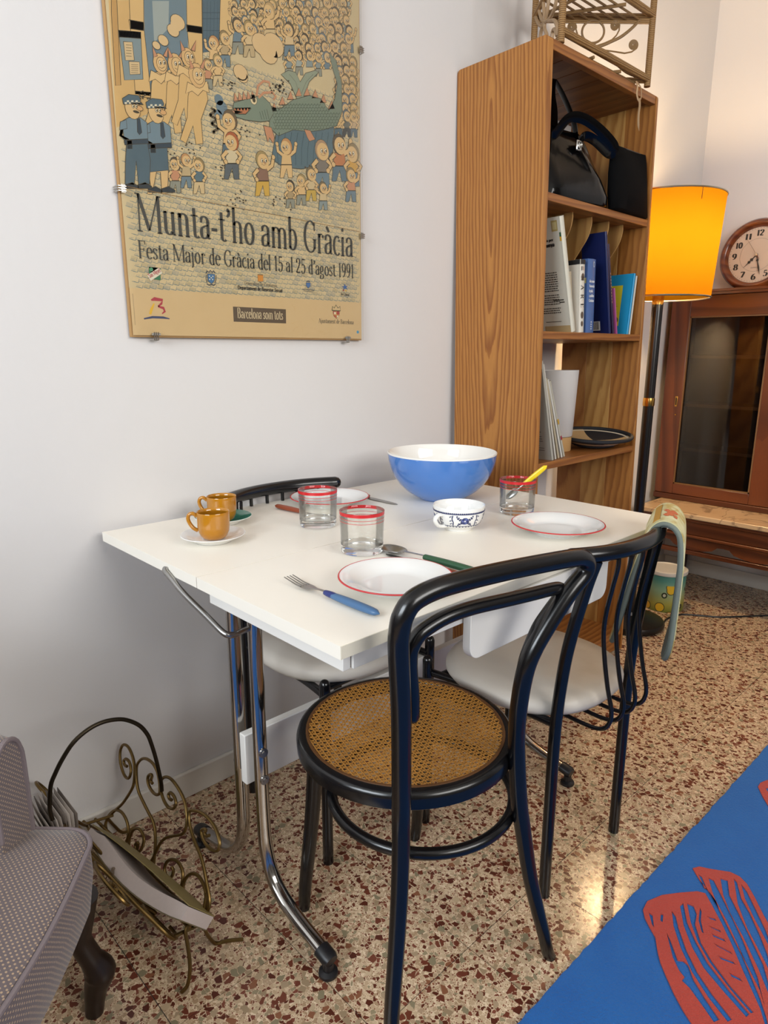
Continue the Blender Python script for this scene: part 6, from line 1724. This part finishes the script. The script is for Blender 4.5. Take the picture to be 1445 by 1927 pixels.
for k in range(4):
    c = -.62 + k * pi / 2
    for s in (-1, 1):
        cst([(c + s * .50, .018), (c + s * .47, .026), (c + s * .52, .034), (c + s * .48, .042)], .0012)
        for z in (.022, .029, .038): cst([(c + s * .49, z), (c + s * .56, z + .002), (c + s * .60, z - .001)], .0008); cblob(c + s * .60, z, .0010, .0010)
        cst([(c + s * .06, .029), (c + s * .2, .032), (c + s * .34, .038)], .0008)
        for q in range(6): cblob(c + s * (.14 + .035 * q), .0305 + .0015 * q + (.002 if q % 2 else -.002), .0014, .0011)
        cst([(c + s * .08, .027), (c + s * .2, .0225), (c + s * .30, .0205)], .0008)
        for q in range(5): cblob(c + s * (.12 + .04 * q), .0250 - .001 * q + (.0016 if q % 2 else -.0014), .0013, .0010)
    cblob(c, .0295, .0062, .0062, '46528A', .0004)
    for q in range(6): cblob(c + .075 * cos(q * pi / 3), .0295 + .0038 * sin(q * pi / 3), .0022, .0022, ('2E3560', '5A66A0')[q % 2], .0006)
    cblob(c, .0295, .0015, .0015, 'C9CCD8', .0007)
obj('blue_print', ink, INKM, cu, smooth=0, fix=False)

OCH = M('ochre_glaze', 'B4781A', .10, spec=.5, coat=.5, var=.22, vscale=30)
OCHD = M('ochre_glaze_inside', '8A5810', .12, coat=.4, var=.2)
def espresso(label, x, y, rot):
    t = thing('espresso_cup', label, 'cup', (x, y, ZT + .0075), (0, 0, rot), group='ochre espresso cups')
    obj('body', MB().lathe([(0, .001), (.018, .001), (.020, 0), (.022, .001), (.0275, .007), (.0312, .016), (.0325, .028), (.0328, .050), (.0331, .0555), (.0326, .0567), (.0315, .056), (.0308, .050)], 56), OCH, t, smooth=60)
    obj('lining', MB().lathe([(.0309, .0515), (.0303, .03), (.028, .015), (.02, .007), (0, .006)], 56), OCHD, t, smooth=60)
    hp = [(.0318, 0, .046), (.040, 0, .0525), (.0475, 0, .0505), (.0505, 0, .042), (.047, 0, .031), (.040, 0, .0215), (.0315, 0, .0165)]
    obj('handle', MB().tube(smooth_path(hp, 6), .0040, 10, oval=(1, 1.35)), OCH, t, smooth=60)
    return t
e1 = espresso('ochre glazed espresso cup on the white saucer, nearer of the two', .2640, .1390, radians(232))
e2 = dup(e1, (.1440, .2290, ZT + .0075), (0, 0, radians(228)), 'ochre glazed espresso cup on the green saucer, nearer the wall')
def saucer(label, x, y, R, top):
    t = thing('saucer', label, 'saucer', (x, y, ZT), group='espresso saucers')
    s = R / .0656
    obj('dish', MB().lathe([(r * s, z) for r, z in [(0, .003), (.032, .003), (.034, 0), (.037, 0), (.039, .003), (.052, .009), (.0635, .0145), (.0656, .0158), (.0650, .0168)]], 64), PORC, t, smooth=60)
    obj('well', MB().lathe([(r * s, z) for r, z in [(.0650, .0168), (.0635, .0166), (.052, .0118), (.040, .0076), (.03, .0068), (0, .0068)]], 64), top, t, smooth=60)
    return t
saucer('white saucer under the nearer ochre cup', .2590, .1396, .0656, PORC)
saucer('saucer with green glazed well under the ochre cup by the wall', .138, .2345, .064, M('green_glaze', '2E7A66', .12, coat=.4))

# cutlery: x = along the handle
def blade_outline(fn, n=14):
    up_ = [(k / n, fn(k / n)) for k in range(n + 1)]
    return up_
def handle_mesh(L0, L1, w, h, z0):
    rows = []
    for k in range(13):
        t = k / 12
        e = (.55 + .45 * sin(pi * min(1, t * .62 + .18))) * (1 if t < .86 else math.sqrt(max(.02, 1 - ((t - .86) / .14) ** 2)))
        rows.append([(L0 + (L1 - L0) * t, w * e * cos(2 * pi * q / 14), z0 + h * e * sin(2 * pi * q / 14)) for q in range(14)])
    m = MB().grid(rows, True)
    m.f += [tuple(range(14)), tuple(12 * 14 + k for k in range(14))]; m.m += [0, 0]; m.c += [None, None]
    return m
def flat(t, pts_w, zf, th=.0012, smooth=50, name='blade', mat=STEEL):
    rows = []
    for x, w in pts_w:
        z = zf(x)
        rows.append([(x, -w, z), (x, -w * .5, z + th * .4), (x, 0, z + th * .5), (x, w * .5, z + th * .4), (x, w, z), (x, w * .5, z - th * .5), (x, 0, z - th * .5), (x, -w * .5, z - th * .5)])
    m = MB().grid(rows, True); n = len(rows)
    m.f += [tuple(range(8)), tuple((n - 1) * 8 + k for k in range(8))]; m.m += [0, 0]; m.c += [None, None]
    return obj(name, m, mat, t, smooth=smooth)
fk = thing('fork', 'steel fork with blue plastic handle lying on the near leaf', 'fork', (.5745, .1015, ZT), (0, 0, radians(0.5)))
def zfork(x): return .0055 + .012 * max(0, (.06 - x) / .06) ** 1.4 * 0 + .006 * sin(pi * min(1, x / .085)) * (1 if x < .085 else 0) * -0 + (.0055 * max(0, 1 - x / .035) if x < .035 else 0) + .004 * max(0, min(1, (x - .06) / .03))
for k in range(4):
    yy = (k - 1.5) * .0058
    tp = MB().tube(smooth_path([(0, yy, zfork(0)), (.015, yy, zfork(.015)), (.03, yy, zfork(.03)), (.045, yy * .98, zfork(.045))], 3), [.0011 + .0006 * q / 9 for q in range(10)], 8, oval=(.7, 1), up=(0, 0, 1))
    obj('tine', tp, STEEL, fk)
flat(fk, [(.040, .0105), (.048, .0112), (.058, .0105), (.066, .0075), (.074, .0045), (.085, .0036), (.100, .0034)], zfork, name='neck')
obj('ferrule', handle_mesh(.098, .128, .0062, .0052, .0075), M('dark_blue_plastic', '232F6E', .3), fk, smooth=60)
obj('handle', handle_mesh(.118, .223, .0082, .0062, .0072), M('blue_plastic_handle', '44688F', .35), fk, smooth=60)
sp = thing('spoon', 'steel soup spoon with dark green handle behind the nearest plate', 'spoon', (.5435, .3475, ZT), (0, 0, radians(1.5)))
def spoon_bowl(t, L_, w, depth, z0=.0012, rise=.006):
    rows_t, n = [], 12
    for i in range(n + 1):
        u_ = i / n; hw = w * math.sqrt(max(0.004, 1 - (2 * u_ - 1) ** 2)) * (1.06 - .15 * u_)
        rows_t.append([(L_ * u_, hw * c_, z0 + depth * (c_ * c_ * (1 - .0) + (1 - c_ * c_) * (2 * u_ - 1) ** 2) + .0) for c_ in [q / 5 - 1 for q in range(11)]])
    m = MB().grid(rows_t)
    o = obj('bowl', m, STEEL, t, smooth=80, fix=False)
    sd = o.modifiers.new('thick', 'SOLIDIFY'); sd.thickness = .0012; sd.offset = 1
    return o
spoon_bowl(sp, .066, .0205, .009)
flat(sp, [(.062, .006), (.072, .0045), (.085, .004), (.105, .004), (.12, .004)], lambda x: .0095 + .003 * sin(pi * min(1, max(0, (x - .06) / .06)) * .5), name='neck')
obj('handle', handle_mesh(.115, .243, .0085, .0065, .0105), M('green_plastic_handle', '2A5238', .35), sp, smooth=60)
kn = thing('knife', 'table knife with red-brown handle half under the nearest plate', 'knife', (.575, .3300, ZT), (0, 0, radians(-1)))
flat(kn, [(0, .0008), (.01, .006), (.03, .0085), (.09, .009), (.118, .006)], lambda x: .0022)
obj('handle', handle_mesh(.112, .208, .0078, .0058, .0060), M('red_brown_handle', '8A3E20', .4), kn, smooth=60)
f2 = thing('fork', 'fork with red-brown handle on the wall side, head behind the tumbler', 'fork', (.296, .424, ZT), (0, 0, radians(186)))
for k in range(4):
    yy = (k - 1.5) * .0058
    obj('tine', MB().tube([(0, yy, .009), (.02, yy, .006), (.045, yy * .98, .0055)], [.0011, .0015, .0017], 8), STEEL, f2)
flat(f2, [(.040, .0105), (.05, .0110), (.062, .008), (.074, .0045), (.1, .0034)], lambda x: .0058, name='neck')
obj('handle', handle_mesh(.096, .198, .0080, .0060, .0068), M('red_brown_handle', '8A3E20', .4), f2, smooth=60)
k2 = thing('knife', 'steel knife lying beside the wall-side plate, blade towards the blue bowl', 'knife', (.286, .6485, ZT), (0, 0, radians(179)))
flat(k2, [(0, .0008), (.012, .006), (.03, .0085), (.09, .009), (.118, .006)], lambda x: .0022)
obj('handle', handle_mesh(.112, .205, .0078, .0058, .0060), M('red_brown_handle', '8A3E20', .4), k2, smooth=60)
# spoon with yellow handle standing in the far tumbler
ys = thing('spoon', 'small steel spoon with yellow handle standing in the tumbler by the bowl', 'spoon', (.541, .804, ZT + .016))
A_ = Vector((-.020, -.018, .018)); B_ = Vector((.031, .014, .071)); 
Bt = Vector((.058, .031, .103))
dirv = (Bt - A_).normalized()
side = dirv.cross(Vector((.78, -.6, .2))).normalized(); nrm_ = side.cross(dirv).normalized()
MX = Matrix((( dirv.x, side.x, nrm_.x, A_.x), (dirv.y, side.y, nrm_.y, A_.y), (dirv.z, side.z, nrm_.z, A_.z), (0, 0, 0, 1)))
tot = (Bt - A_).length
rows = []
for i in range(11):
    u_ = i / 10; hw = .0085 * math.sqrt(max(.004, 1 - (2 * u_ - 1) ** 2))
    rows.append([(.036 * u_, hw * c_, .004 * (c_ * c_ + (1 - c_ * c_) * (2 * u_ - 1) ** 2) - .004) for c_ in (-1, -.5, 0, .5, 1)])
o = obj('bowl', MB().grid(rows).xf(MX), STEEL, ys, smooth=80, fix=False)
sd = o.modifiers.new('thick', 'SOLIDIFY'); sd.thickness = .001
obj('neck', MB().tube([(.034, 0, -.001), (.048, 0, .001), (.062, 0, 0)], .0019, 8).xf(MX), STEEL, ys)
obj('handle', handle_mesh(.056, tot, .0064, .0034, 0).xf(MX), M('yellow_plastic_handle', 'E3C81E', .3), ys, smooth=60)
